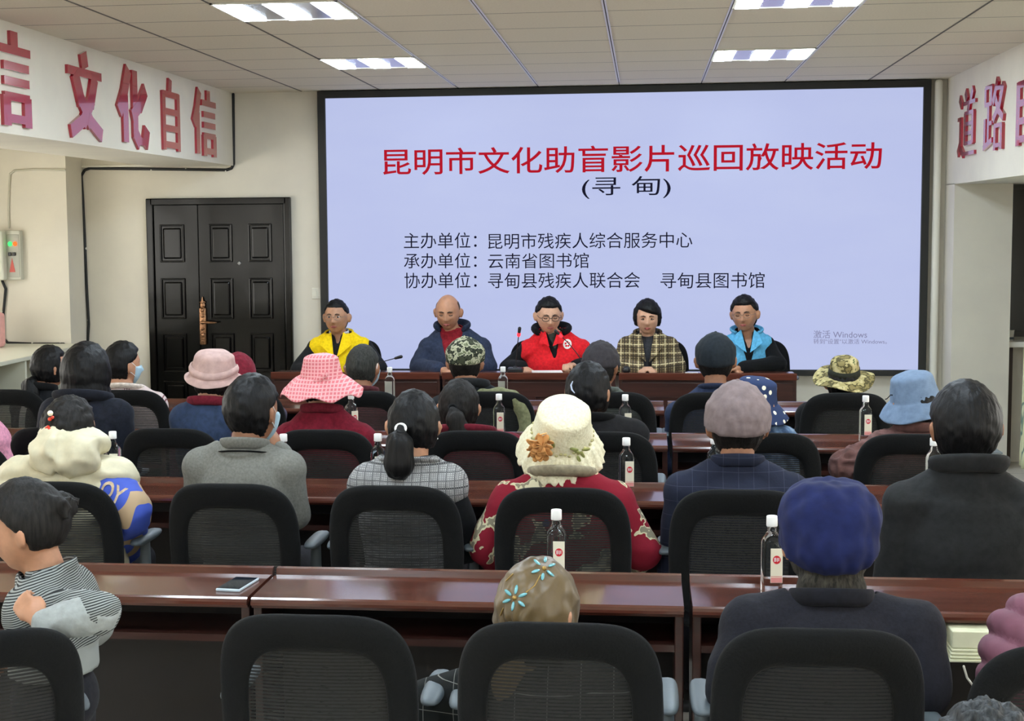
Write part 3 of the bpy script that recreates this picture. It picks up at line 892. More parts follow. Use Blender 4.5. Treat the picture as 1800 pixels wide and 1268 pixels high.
def hair_thick(style, t0=.012):
    def fn(d):
        x, y, z = d
        if style == 'short':      # cropped, open over ears and neck
            back = smooth(-.80, -.62, z) if y < -.15 else smooth(-.05 + .5 * max(0, y + .15), .14 + .5 * max(0, y + .15), z + .0)
            fr = smooth(.62, .40, y - .0 * z) if z < .78 else 1
            fr = max(fr, smooth(.52, .62, z))
            k = back * fr
            return lerp(-.008, t0 * (.55 + .45 * smooth(-.6, .3, z)), k)
        if style == 'boy':
            back = smooth(-.50, -.36, z) if y < -.25 else smooth(-.30 + .9 * (y + .25), -.16 + .9 * (y + .25), z)
            fr = max(smooth(.66, .46, y) if z < .78 else 1, smooth(.40, .50, z))
            return lerp(-.008, t0 * (.55 + .45 * smooth(-.5, .3, z)), back * fr)
        if style == 'thin':       # bald crown, close sides
            k = smooth(-.5, -.3, z) * smooth(.35, .05, y) * smooth(.75, .50, z)
            return lerp(-.008, .003, k)
        if style == 'full':       # thick hair pulled back / short bob over ears
            k = (smooth(-.75, -.55, z)) * max(smooth(.45, .22, y), smooth(.50, .64, z))
            return lerp(-.008, t0, k)
        if style == 'fringe':
            k = (smooth(-.62, -.35, z)) * max(smooth(.62, .05, y + max(0, -z) * .3), smooth(.36, .50, z - .22 * x))
            return lerp(-.006, t0, k)
        return t0
    return fn
def hand_prims(mb, w, d, up, side, curl=.9, s=1.0, spread=.15):
    """hand rooted at wrist w, pointing d, back of hand towards up; side=+1 thumb on +(d x up)"""
    d = Vector(d).normalized(); up = Vector(up); up = (up - d * up.dot(d)).normalized(); sd = d.cross(up) * side
    w = Vector(w)
    mb.cap(w - d * .01 * s, w + d * .055 * s + sd * .012 * s, .021 * s, .017 * s, flat=1)
    mb.cap(w, w + d * .06 * s - sd * .012 * s, .020 * s, .016 * s)
    for i, ln in enumerate((.036, .041, .039, .030)):
        o = (1.5 - i) * .0185 * s
        k0 = w + d * .075 * s + sd * o
        d1 = (d * math.cos(curl * .5) - up * math.sin(curl * .5) + sd * (1.5 - i) * spread * .3).normalized()
        d2 = (d * math.cos(curl * 1.5) - up * math.sin(curl * 1.5)).normalized()
        d3 = (d * math.cos(curl * 2.2) - up * math.sin(curl * 2.2)).normalized()
        a = k0 + d1 * ln * s; b = a + d2 * ln * .65 * s; c = b + d3 * ln * .45 * s
        mb.cap(k0 - d * .02 * s, a, .0095 * s, .0088 * s, 10); mb.cap(a, b, .0088 * s, .0080 * s, 10); mb.cap(b, c, .0080 * s, .0070 * s, 10)
    t0 = w + d * .02 * s + sd * .022 * s
    t1 = t0 + (d * .7 + sd * .7 - up * .25).normalized() * .034 * s; t2 = t1 + (d * .95 + sd * .1 - up * .2).normalized() * .028 * s
    mb.cap(t0, t1, .0125 * s, .0105 * s, 10); mb.cap(t1, t2, .0105 * s, .0085 * s, 10)

m_skin = {}
def skin(c):
    if c not in m_skin:
        t = NT('skin', .5, .4); n = t.noise(25, 3)
        t.color(t.ramp(n, [(.3, tuple(int(v * .93) for v in c)), (.7, tuple(min(255, int(v * 1.05)) for v in c))]))
        t.b.inputs['Subsurface Weight'].default_value = .05
        t.b.inputs['Subsurface Radius'].default_value = (.01, .004, .002)
        m_skin[c] = t.m
    return m_skin[c]
SK_D = (150, 104, 78); SK_M = (186, 136, 106); SK_L = (206, 160, 132)
m_eye = plain('eye_dark', (28, 20, 18), .2); m_white_eye = plain('eye_white', (214, 204, 196), .3)
m_lip = plain('lip', (158, 84, 76), .5)
m_brow = plain('brow', (40, 30, 26), .8)
m_hair = hairmat('hair_black', (8, 8, 9), (25, 24, 25)); m_hair2 = hairmat('hair_soft_black', (17, 15, 14), (38, 35, 33), .6); m_hairg = hairmat('hair_greying', (34, 32, 29), (78, 74, 66), .75)
m_trouser = cloth('trousers_dark', (34, 34, 40)); m_shoe = plain('shoe_black', (22, 20, 20), .4)
m_mask = plain('mask_blue', (168, 198, 214), .8); m_loop = plain('mask_loop', (232, 232, 230), .7)

class Person:
    """seated (or standing) figure; local frame: faces +y, seat centre at the origin, floor z = 0"""
    def __init__(s, label, Y, head, sl, sr, sy, rz=0.0, hs=1.0, yaw=0.0, pitch=0.0, roll=0.0, skinc=SK_M, neck=1.0, voxel=.010, lean=0.0, seat=.47, arms=None, depth=1.0, belly=1.0, hdy=.03, stand=False, group=None, sw=None):
        s.s0 = label
        H = at(head[0], head[1], Y); A = at(sl, sy, Y); B = at(sr, sy, Y)
        cx = (A.x + B.x) / 2
        s.root = empty('person', (cx, Y, 0), rz); tag(s.root, label, 'person', group)
        s.rz = rz
        R = Matrix.Rotation(-rz, 3, 'Z')
        s.sw = sw or abs(B.x - A.x) / 2; s.sz = (A.z + B.z) / 2
        hc = R @ Vector((H.x - cx, 0, H.z)); s.hc = Vector((hc.x, hc.y + hdy, H.z))
        s.hs = hs; s.skin = skin(skinc); s.voxel = voxel; s.depth = depth; s.belly = belly; s.seat = seat; s.lean = lean
        s.HM = Matrix.Translation(s.hc) @ Matrix.Rotation(yaw, 4, 'Z') @ Matrix.Rotation(pitch, 4, 'X') @ Matrix.Rotation(roll, 4, 'Y') @ Matrix.Scale(hs, 4)
        s.neck = neck; s.stand = stand
        sw, sz = s.sw, s.sz
        dflt = {}
        for q in (-1, 1):
            sh = Vector((q * (sw - .065), -.005, sz - .065))
            el = Vector((q * (sw - .035), .04, sz - .33)); wr = Vector((q * .10, .27, max(.60, sz - .38)))
            if arms and q in arms:
                a = arms[q]; el = Vector(a[0]); wr = Vector(a[1])
            dflt[q] = (sh, el, wr)
        s.arm = dflt
        s.handspec = {q: (arms[q][2] if arms and q in arms and len(arms[q]) > 2 else dict(d=(-.5 * q, 1, -.1), up=(0, 0, 1), curl=.5)) for q in (-1, 1)}
    def L(s, px, py, Y):
        v = at(px, py, Y) - Vector(s.root.location); return Matrix.Rotation(-s.rz, 3, 'Z') @ v
    def setarm(s, q, el, wr, hand=None):
        s.arm[q] = (s.arm[q][0], s.L(*el) if len(el) == 3 and el[0] > 3 else Vector(el), s.L(*wr) if len(wr) == 3 and abs(wr[0]) > 3 else Vector(wr))
        if hand: s.handspec[q] = hand
    def torso(s, mb, k, swo=0.0, low=None, neckk=None):
        sw, sz = s.sw - swo, s.sz; d = s.depth; st = s.seat
        pv = Vector((0, 0, st + .08))
        if s.stand: pv = Vector((0, 0, s.stand))
        ch = Vector((0, s.lean, sz - .17)); H = ch.z - pv.z
        mid = pv.lerp(ch, .45)
        mb.ell(pv, (sw * .74 + k, .125 * d + k, .13 + k))
        mb.ell(mid, (sw * .70 * s.belly + k, .118 * d * s.belly + k, H * .42 + k))
        mb.ell(ch, (sw * .80 + k, .122 * d + k, .19 + k))
        mb.cap((-(sw - .065), s.lean, sz - .065), (sw - .065, s.lean, sz - .065), .063 + k, .063 + k)
        nb = s.neckbase()
        for q in (-1, 1): mb.cap((q * (sw - .09), s.lean, sz - .050), (q * .035 + nb.x * .9, nb.y - .01, nb.z - .035), .050 + k, .042 + k)
        mb.cap((0, s.lean - .01, sz - .12), (nb.x, nb.y - .005, nb.z - .05), .085 + k, .060 + k)
        return mb
    def neckbase(s):
        j = s.HM @ Vector((0, -.03, -.075)); b = Vector((0, s.lean - .0, s.sz - .01))
        return Vector((lerp(b.x, j.x, .55), lerp(b.y, j.y, .5), max(s.sz + .030, min(s.sz + .10, j.z - .020 * s.hs))))
    def arms_(s, mb, k, upto=1.0, r=(.050, .042, .034, .027), which=(-1, 1)):
        for q in which:
            sh, el, wr = s.arm[q]; w2 = el.lerp(wr, upto)
            mb.cap(sh, el, r[0] + k, r[1] + k); mb.cap(el, w2, r[1] * .98 + k, lerp(r[2], r[3], upto) + k)
    def legs(s, mb, k):
        for q in (-1, 1):
            if s.stand:
                mb.cap((q * .06, 0, s.stand), (q * .07, .01, s.stand * .52), .07 + k, .05 + k); mb.cap((q * .07, .01, s.stand * .52), (q * .07, 0, .06), .047 + k, .034 + k)
            else:
                mb.cap((q * .09, .02, s.seat + .06), (q * .12, .40, s.seat + .05), .078 + k, .056 + k); mb.cap((q * .12, .40, s.seat + .05), (q * .12, .40, .09), .052 + k, .036 + k)
    def body(s, hands=True, ear=True):
        mb = head_raw(s.HM)
        if ear: ears(mb, s.HM)
        s.torso(mb, -.012); nb = s.neckbase()
        j = s.HM @ Vector((0, -.022, -.06))
        mb.cap((nb.x, nb.y - .01, nb.z - .06), j, .060 * s.neck, .056 * s.neck)
        s.arms_(mb, -.008)
        for q in (-1, 1):
            sh, el, wr = s.arm[q]; h = s.handspec[q]
            d = Vector(h['d']); d = d if h.get('abs') else d
            hand_prims(mb, wr, d, h.get('up', (0, 0, 1)), -q if not h.get('flip') else q, h.get('curl', .6), s.hs * h.get('s', 1.0))
        s.legs(mb, -.004)
        for q in (-1, 1):
            y = .40 if not s.stand else 0
            mb.cap((q * .12 if not s.stand else q * .07, y, .06), (q * .13 if not s.stand else q * .08, y + .12, .035), .034, .028)
        s.bodyo = link('body', fuse(mb, s.voxel, 3, .5), s.skin, s.root)
        t = MB(); s.legs(t, .010); s.cloth_pelvis(t)
        s.part('trousers', t, m_trouser, .016, 4)
        for q in (-1, 1):
            y = .40 if not s.stand else 0; x = q * .12 if not s.stand else q * .07
            MB().cap((x, y - .02, .045), (x * 1.05, y + .16, .038), .042, .036).box(x - .04, x + .045, y - .06, y + .20, 0, .02, .006).build('shoe', m_shoe, s.root, True)
    def cloth_pelvis(s, t):
        if s.stand: t.ell((0, 0, s.stand), (s.sw * .78, .105, .10))
        else: t.ell((0, .01, s.seat + .07), (s.sw * .74, .128, .085))
    def part(s, name, mb, mat, voxel=.010, it=3, disp=None, parent=None):
        return link(name, fuse(mb, voxel, it, .5, disp), mat, parent or s.root)
    def folds(s, amp=.005, f=7, puff=None):
        sd = hash(s.s0) % 97 if False else sum(ord(c) for c in s.s0) % 97
        def fn(p, n):
            v = noise.noise(Vector((p.x * f * .8 + sd, p.y * f, p.z * f * 1.3)))
            v = 1 - abs(v) * 2.2
            a = amp * (v - .5)
            if puff: a += puff[0] * (abs(math.sin((p.z * 1.0 + abs(p.x) * puff[2] + .25 * p.y) * PI / puff[1])) ** .5 - .6)
            return a
        return fn
    def garment(s, name, mat, k=.012, arms=True, swo=0.0, open_=None, upto=.97, amp=.005, puff=None, voxel=None, sleeve_r=None, cuthole=False, parent=None, hem=None, ff=7):
        mb = MB(); s.torso(mb, k, swo)
        if arms: s.arms_(mb, k + .004, upto, sleeve_r or (.052, .046, .040, .036), arms if isinstance(arms, tuple) else (-1, 1))
        me = fuse(mb, voxel or s.voxel, 3, .5, s.folds(amp, ff, puff))
        nb = s.neckbase()
        bm = bmesh.new(); bm.from_mesh(me)
        kill = []
        top = nb.z + .004
        for v in bm.verts:
            c = v.co
            if c.z > top + .02 * (0 if c.y < nb.y else -1) and (Vector((c.x - nb.x, c.y - nb.y)).length < .10): kill.append(v); continue
            if hem is not None and c.z < hem: kill.append(v); continue
            if open_ and c.y > s.lean + .02 and abs(c.x) < .2:
                w0, zb = open_
                zt = nb.z
                if c.z > zb:
                    if abs(c.x - nb.x * smooth(zb, zt, c.z)) < w0 * (c.z - zb) / (zt - zb) + .004: kill.append(v)
        if kill: bmesh.ops.delete(bm, geom=kill, context='VERTS')
        for _ in range(8):
            mv = {}
            for v in bm.verts:
                bn = [e.other_vert(v).co for e in v.link_edges if e.is_boundary]
                if len(bn) >= 2: mv[v] = (v.co + sum(bn, Vector()) / len(bn)) / 2
            for v, c in mv.items(): v.co = c
        bm.to_mesh(me); bm.free()
        me = evalmesh(me, [('SOLIDIFY', dict(thickness=.006, offset=-1))])
        me.polygons.foreach_set('use_smooth', [True] * len(me.polygons))
        return link(name, me, mat, parent or s.root)
    def collar(s, name, mat, r=.066, h=.045, th=.010, gap=0.0, flare=.012, parent=None, tilt=.25, dz=0.0):
        """standing collar band round the neck; gap = open angle at the front (rad)"""
        nb = s.neckbase(); V = []; Fc = []; N = 40; prof = [(0, 0), (flare, 1), (flare + th, 1), (flare + th * 1.4, .5), (th * 1.8, 0)]
        n0 = PI / 2 + gap / 2; span = 2 * PI - gap
        for i in range(N + 1):
            a = n0 + span * i / N
            for (dr, hz) in prof:
                rr = r + dr
                y = math.sin(a) * rr * .92; x = math.cos(a) * rr * 1.08
                V.append((nb.x + x, nb.y - .012 + y, nb.z - .035 + dz + hz * h - y * tilt))
        K = len(prof)
        for i in range(N):
            for k in range(K): Fc.append((i * K + k, i * K + (k + 1) % K, (i + 1) * K + (k + 1) % K, (i + 1) * K + k))
        if gap > 0: Fc.append(tuple(range(K))); Fc.append(tuple(range(N * K + K - 1, N * K - 1, -1)))
        me = MB().add(V, Fc).mesh(); me = evalmesh(me, [('SUBSURF', dict(levels=1))])
        return link(name, me, mat, parent or s.root, True)
    def hair(s, style='short', t0=.012, mat=None, amp=.005, strand=.0022, extra=None, sub=5, under=None):
        fn = hair_thick(style, t0)
        if under is not None:
            f0 = fn; fn = lambda d: lerp(f0(d), -.010, smooth(under - .15, under, d[2] + .25 * d[1]))
        mb = shell(s.HM, fn, sub, False, amp, 24, strand)
        if extra:
            mb2 = MB().add(mb.v, mb.f); extra(mb2)
            return s.part('hair', mb2, mat or m_hair, .007, 2, lambda p, n: .0025 * noise.noise(Vector((p.x * 90, p.y * 90, p.z * 14))))
        return mb.build('hair', mat or m_hair, s.root, True)
    def face(s, eyes='open', glasses=None, brow=True, lips=True):
        H = s.HM
        for q in (-1, 1):
            e = MB()
            if eyes == 'open':
                e.ell((0, 0, 0), (.0125, .006, .0058))
                o = MB().add([H @ (Vector(v) + Vector((q * .030, .0785, .004))) for v in e.v], e.f).build('eye', m_white_eye, s.root, True)
                e = MB().ell((0, 0, 0), (.0058, .004, .0058))
                MB().add([H @ (Vector(v) + Vector((q * .030, .0825, .0035))) for v in e.v], e.f).build('iris', m_eye, o, True)
            else:
                e.tube([(-.013, -.002, 0), (-.004, .002, -.003), (.004, .002, -.003), (.013, -.002, 0)], .0022, 8)
                MB().add([H @ (Vector(v) + Vector((q * .030, .0825, .001))) for v in e.v], e.f).build('eye', m_eye, s.root, True)
            if brow:
                b = MB().tube([(q * .014, .092, .020), (q * .026, .0925, .0245), (q * .044, .083, .021)], [.0026, .0034, .0018], 8)
                MB().add([H @ Vector(v) for v in b.v], b.f).build('eyebrow', m_brow, s.root, True)
        if lips:
            b = MB().tube([(-.020, .0845, -.0610), (-.008, .092, -.0600), (.008, .092, -.0600), (.020, .0845, -.0610)], [.0024, .0048, .0048, .0024], 8).tube([(-.016, .086, -.0655), (0, .092, -.067), (.016, .086, -.0655)], [.0025, .0048, .0025], 8)
            MB().add([H @ Vector(v) for v in b.v], b.f).build('lips', m_lip, s.root, True)
        if glasses:
            g = MB()
            for q in (-1, 1):
                pts = []
                for i in range(21):
                    a = 2 * PI * i / 20
                    pts.append((q * .031 + .0235 * math.copysign(abs(math.cos(a)) ** .75, math.cos(a)), .100 - .006 * abs(math.cos(a)), .001 + .0165 * math.copysign(abs(math.sin(a)) ** .8, math.sin(a))))
                g.tube(pts, glasses[1], 6); g.tube([(q * .054, .095, .004), (q * .070, .085, .004), (q * .079, .0, .004)], glasses[1], 6)
            g.tube([(-.009, .102, .004), (.009, .102, .004)], glasses[1], 6)
            MB().add([H @ Vector(v) for v in g.v], g.f).build('glasses', glasses[0], s.root, True)
    def mask(s, mat=None, loops=True, low=0.0):
        H = s.HM; V, Fc = ico(4)
        keep = []; 
        mb = MB()
        def th(d):
            x, y, z = d
            k = smooth(.30, .45, y) * smooth(.02, -.10, z) * smooth(-1.05, -.95, z)
            return lerp(-.012, .010, k)
        mb = shell(H, th, 5, True)
        o = mb.build('face_mask', mat or m_mask, s.root, True)
        if loops:
            g = MB()
            for q in (-1, 1):
                g.tube([(q * .062, .055, -.018), (q * .080, .010, .018), (q * .0855, -.012, .022), (q * .087, -.024, .004), (q * .083, -.016, -.026), (q * .078, .008, -.036), (q * .060, .045, -.062)], .0018, 6)
            MB().add([H @ Vector(v) for v in g.v], g.f).build('ear_loop', m_loop, o, True)
        return o
    def hm(s, mb, name, mat, parent=None, smooth_=True, extra=None):
        M_ = s.HM @ extra if extra is not None else s.HM
        return MB().add([M_ @ Vector(v) for v in mb.v], mb.f).build(name, mat, parent or s.root, smooth_)
    def cap_(s, mat, t0=.020, line=-.05, boxy=0.0, visor=True, ampl=.003, name='cap', band=None, strap=False, top=0.0, tiltback=0.0):
        """close cap: covers the skull above a plane sloping back-to-front"""
        def th(d):
            x, y, z = d
            zz = z - tiltback * y
            k = smooth(line - .05, line + .03, zz)
            b = boxy * (abs(x) ** 4 + abs(y) ** 4) * smooth(0, .7, z) * (1 - smooth(.75, 1, z))
            return lerp(-.010, t0 + b + top * smooth(.5, 1, z), k)
        mb = shell(s.HM, th, 5, False, ampl, 22)
        o = mb.build(name, mat, s.root, True)
        if visor:
            V = []; N = 24
            for i in range(N + 1):
                a = PI * (i / N) ; x = .078 * math.cos(a); 
                y0 = .085 * math.sin(a) * .9 + .015; y1 = y0 + .065 * math.sin(a)
                for y, zz in ((y0, .036), (y1, .018 - .0 * abs(x))): V += [(x, y, zz - 3 * x * x + tiltback * y), (x, y, zz - 3 * x * x - .004 + tiltback * y)]
            Fc = []
            for i in range(N):
                a = i * 4; b = a + 4
                Fc += [(a, a + 2, b + 2, b), (a + 1, b + 1, b + 3, a + 3), (a + 2, a + 3, b + 3, b + 2), (a, b, b + 1, a + 1)]
            s.hm(MB().add(V, Fc), 'visor', mat, o)
        s.hm(MB().ell((0, -.005, HC + t0 + top), (.007, .007, .004)), 'crown_button', mat, o)
        return o
    def bucket(s, mat, name='bucket_hat', r0=.080, r1=.100, h=.095, brim=.06, drop=.030, tilt=(0, 0), wave=0.0, waves=5, z0=.030, ridges=0, scallop=0, thick=.004, amp=.003, flat=.75, seg=96, dent=0.0, brimup=0.0, wph=0.0, upside=None):
        prof = []
        top = z0 + h
        prof.append((0, top))
        for i in range(1, 9):
            a = i / 8 * PI / 2; prof.append((r0 * math.sin(a) ** flat if True else 0, top - h * .30 * (1 - math.cos(a))))
        nb_ = 10
        for i in range(1, nb_ + 1):
            t = i / nb_; prof.append((lerp(r0, r1, t), top - h * .30 - h * .70 * t))
        nc = 16
        for i in range(1, nc + 1):
            t = i / nc; prof.append((r1 + brim * t, z0 - drop * (t ** 1.3)))
        for i in range(nc, -1, -1):
            t = i / nc; prof.append((r1 + brim * t - (.002 if i == nc else 0), z0 - drop * (t ** 1.3) - thick))
        prof.append((r1 - thick, z0 + .02)); prof.append((r0 - thick, top - h * .35)); prof.append((0, top - thick * 2))
        def fn(v):
            r = math.hypot(v.x, v.y); a = math.atan2(v.y, v.x)
            x, y, z = v.x, v.y, v.z
            t = max(0, (r - r1) / max(brim, 1e-5)) if z < z0 + .004 else 0
            z += t * wave * math.sin(waves * a + wph) + brimup * t * smooth(.3, 1.0, abs(math.cos(a)))
            if upside: z += t * t * upside[0] * smooth(.2, 1, math.cos(a - upside[1]))
            if scallop: 
                f = 1 + t * .05 * abs(math.sin(scallop * a / 2)); x *= f; y *= f; z += t * .006 * math.sin(scallop * a)
            n_ = noise.noise(Vector((x * 22, y * 22, z * 22)))
            z += amp * n_; f = 1 + amp * 6 * n_; x *= f; y *= f
            if ridges:
                q = math.sin((r + (top - z)) * ridges) * .0018; z += q; 
            if dent and r < r0: z -= dent * (1 - r / r0) ** 1.5
            return Vector((x, y * 1.12, z))
        mb = MB().lathe(prof, seg, None, fn)
        ex = Matrix.Translation((0, 0, 0)) @ Matrix.Rotation(tilt[0], 4, 'X') @ Matrix.Rotation(tilt[1], 4, 'Y')
        s.hex = ex; s.hprof = (r0, r1, h, z0, brim, drop)
        return s.hm(mb, name, mat, None, True, ex)
    def decal(s, me_obj, target, out=.003, name=None, dirv=(0, 1, 0)):
        """press a flat shape onto a garment along dirv (person-local)"""
        t = target.data
        bvh = BVHTree.FromPolygons([v.co for v in t.vertices], [p.vertices for p in t.polygons])
        d = Vector(dirv).normalized()
        for v in me_obj.data.vertices:
            hit = bvh.ray_cast(v.co - d * 1.0, d, 2.0)
            if hit[0] is not None: v.co = hit[0] - d * out
        me_obj.data.update()
# ---------------------------------------------------------------- materials for clothes
import time; _t0 = time.time()
AUD = 'audience members seen from behind'
black_cloth = cloth('black_cloth', (15, 16, 18)); navy = cloth('navy_cloth', (38, 42, 60)); maroon = cloth('maroon_cloth', (106, 28, 42))
R3, R2, R1, R4 = 5.22, 6.61, 8.14, 3.56
H3, H2, H1, H4 = 66, 52, 42, 96
def aud(label, Y, hx, top, sl, sr, sy, **kw):
    hs = kw.get('hs', 1.0)
    return Person(label, Y, (hx, top + .127 * hs * F / Y), sl, sr, sy, group=AUD, **kw)
def pony(p, tie, end, w=.05, m=None, tm=None, rr=.016):
    """ponytail hanging from the back of the head; tie/end in head coordinates"""
    t = Vector(tie); e = Vector(end); mb = MB()
    mb.cap(tuple(t + Vector((0, .02, .0))), tuple(t), rr, rr * .9)
    a = t.lerp(e, .35) + Vector((0, -.012, -.0)); b = t.lerp(e, .75)
    mb.tube([tuple(t), tuple(a), tuple(b), tuple(e)], [rr * .9, w * .75, w * .85, w * .30], 16)
    q = MB().add([p.HM @ Vector(v) for v in mb.v], mb.f)
    o = p.part('ponytail', q, m or m_hair, .007, 4, lambda c, n: .008 * noise.noise(Vector((c.x * 45, c.y * 45, c.z * 7))))
    if tm is not None:
        g = MB(); N = 18
        for i in range(N):
            a0, a1 = 2 * PI * i / N, 2 * PI * (i + 1) / N
            g.cap((t.x + rr * 1.02 * math.cos(a0), t.y - .006 + rr * .6 * math.sin(a0), t.z + rr * .8 * math.sin(a0) + .002), (t.x + rr * 1.02 * math.cos(a1), t.y - .006 + rr * .6 * math.sin(a1), t.z + rr * .8 * math.sin(a1) + .002), .0055, .0055, 8)
        p.hm(g, 'hair_tie', tm)
    return o

# ---------------------------------------------------------------- the panel
PAN = 'panel members facing the audience'
YP = 11.13
def pan(label, hx, top, sl, sr, sy, **kw):
    hs = kw.get('hs', 1.0); kw.setdefault('voxel', .0065)
    return Person(label, YP, (hx, top + .127 * hs * F / YP), sl, sr, sy, rz=PI, group=PAN, hdy=kw.pop('hdy', .05), **kw)
def lapels(p, mat, w=.05, zb=.2, col=None, th=.006, parent=None, wide=1.0):
    """pair of lapels lying on the chest on both sides of the opening"""
    nb = p.neckbase()
    for q in (-1, 1):
        V = []
        pts = [(.045, .012), (.045 + .045 * wide, -.015), (.062 + .052 * wide, -.075), (.045, -.16 * zb / .2), (.012, -.95 * zb)]
        yy = [.045, .05, .105, .125, .135]
        for (x, z), y in zip(pts, yy): V.append((nb.x * .8 + q * x, p.lean + y + .02, nb.z + z - .02))
        n = len(V); V2 = [(x, y + th * 1.6, z) for x, y, z in V]
        Fc = [tuple(range(n)), tuple(range(2 * n - 1, n - 1, -1))] + [(i, i + n, (i + 1) % n + n, (i + 1) % n) for i in range(n)]
        MB().add(V + V2, Fc).build('lapel', mat, parent or p.root)
# 1 yellow vest
p = pan('person in a bright yellow vest and thin glasses, at the left end of the panel', 594, 523, 540, 655, 596, skinc=(184, 138, 108), yaw=-.06, belly=1.05, hs=1.08)
p.setarm(1, (524, 650, 11.05), (565, 652, 10.86), dict(d=(-.6, .7, -.05), curl=.7)); p.setarm(-1, (668, 648, 11.05), (625, 652, 10.86), dict(d=(.6, .7, -.05), curl=.7))
p.body(); p.hair('short', .007); p.face('open', (plain('glasses_silver', (150, 140, 130), .3, metal=.8), .0013))
g = p.garment('sweater', cloth('charcoal_sweater', (30, 31, 33)), .008, open_=(.03, .93), amp=.003)
p.collar('shirt_collar', cloth('pale_check_shirt', (196, 198, 206)), .052, .040, .006, .9, .010)
ym = cloth('yellow_vest', (244, 206, 20), .06)
v = p.garment('vest', ym, .020, arms=False, swo=.018, open_=(.055, .80), amp=.004)
p.collar('vest_collar', ym, .070, .030, .008, 1.5, .022, v); lapels(p, ym, zb=.17, parent=v)
# 2 bald
p = pan('bald person on the panel in an open navy jacket over a dark red top', 789, 514, 738, 862, 596, skinc=SK_M, pitch=-.20, hs=1.10, yaw=-.05)
p.setarm(1, (735, 645, 11.08), (772, 650, 10.83), dict(d=(-.75, .55, .05), curl=.9)); p.setarm(-1, (858, 645, 11.08), (806, 650, 10.83), dict(d=(.75, .55, .05), curl=.9))
p.body(); p.hair('thin', .003, hairmat('hair_stubble', (70, 56, 48), (96, 78, 66), .8), 0, 0); p.face('closed')
p.garment('top', cloth('dark_red_top', (134, 30, 40)), .004, arms=False, amp=.002); p.collar('neckband', cloth('dark_red_band', (134, 30, 40)), .052, .022, .006)
nj = cloth('navy_jacket', (44, 52, 72))
v = p.garment('jacket', nj, .018, open_=(.085, .66), amp=.006); p.collar('hood', cloth('navy_hood', (34, 42, 60)), .074, .055, .020, 1.7, .03, v)
# 3 red vest
p = pan('person in a red vest with a round white badge and dark glasses, panel centre', 966, 519, 915, 1040, 600, skinc=SK_L, pitch=-.18, yaw=.20, hs=1.10, lean=.04, hdy=.10, belly=1.1)
p.setarm(1, (893, 648, 11.10), (917, 648, 10.90), dict(d=(-.55, .7, -.05), curl=1.0)); p.setarm(-1, (1046, 640, 11.10), (1012, 646, 10.90), dict(d=(.35, .7, .30), curl=1.1))
p.body(); p.hair('short', .011); p.face('closed', (plain('glasses_dark', (30, 26, 26), .3), .0020))
j = p.garment('jacket', black_cloth, .016, open_=(.03, .9), amp=.006); p.collar('hood', black_cloth, .074, .06, .024, 1.6, .034, j)
p.garment('sweater', cloth('grey_sweater', (64, 66, 58)), .006, arms=False, amp=.002)
rm = cloth('red_vest', (214, 32, 40), .08)
v = p.garment('vest', rm, .026, arms=False, swo=.012, open_=(.06, .83), amp=.007); p.collar('vest_collar', rm, .078, .030, .008, 1.6, .026, v); lapels(p, rm, zb=.10, parent=v, wide=.5)
c = p.L(996, 607, 10.9)
N = 26; pts = [(c.x + .030 * math.cos(2 * PI * i / N), .6, c.z + .034 * math.sin(2 * PI * i / N)) for i in range(N)]
b = MB().add([(c.x, .6, c.z)] + pts, [(0, i + 1, (i + 1) % N + 1) for i in range(N)]).build('badge', m_paper, v); p.decal(b, v, .004, dirv=(0, -1, 0))
V = []; Fc = []
for k in range(5):
    a = 2 * PI * k / 5 + .3
    for u in range(8):
        f = 2 * PI * u / 8; V.append((c.x + .013 * math.cos(a) + .0075 * math.cos(f), .6, c.z + .015 * math.sin(a) + .0075 * math.sin(f)))
    Fc.append(tuple(range(k * 8, k * 8 + 8)))
b = MB().add(V, Fc).build('badge_emblem', rm, v); p.decal(b, v, .006, dirv=(0, -1, 0))
# 4 plaid blazer
p = pan('person with short black hair in a brown plaid blazer over a charcoal turtleneck', 1138, 526, 1088, 1190, 594, skinc=SK_L, pitch=-.08, hs=1.03)
p.setarm(1, (1088, 645, 11.08), (1124, 650, 10.84), dict(d=(-.75, .55, .12), curl=.8)); p.setarm(-1, (1190, 645, 11.08), (1152, 650, 10.84), dict(d=(.75, .55, .12), curl=.8))
p.body(ear=False); p.hair('fringe', .020, m_hair); p.face('closed', None)
p.garment('turtleneck', cloth('charcoal_knit', (50, 50, 54)), .004, arms=False, amp=.002); p.collar('turtleneck_collar', cloth('charcoal_roll', (50, 50, 54)), .048, .055, .008, 0, .003)
pl = gridmat('plaid', (112, 98, 72), [(0, .020, .007, (70, 60, 46), 0), (2, .020, .007, (78, 68, 52), 0), (0, .062, .007, (206, 192, 150), 0), (2, .062, .007, (206, 192, 150), .01), (0, .062, .005, (58, 50, 42), .022), (2, .062, .005, (58, 50, 42), .03)], noisev=(40, (132, 116, 86)))
v = p.garment('blazer', pl, .016, open_=(.072, .70), amp=.005); p.collar('blazer_collar', pl, .068, .034, .008, 1.7, .02, v); lapels(p, pl, zb=.20, parent=v)
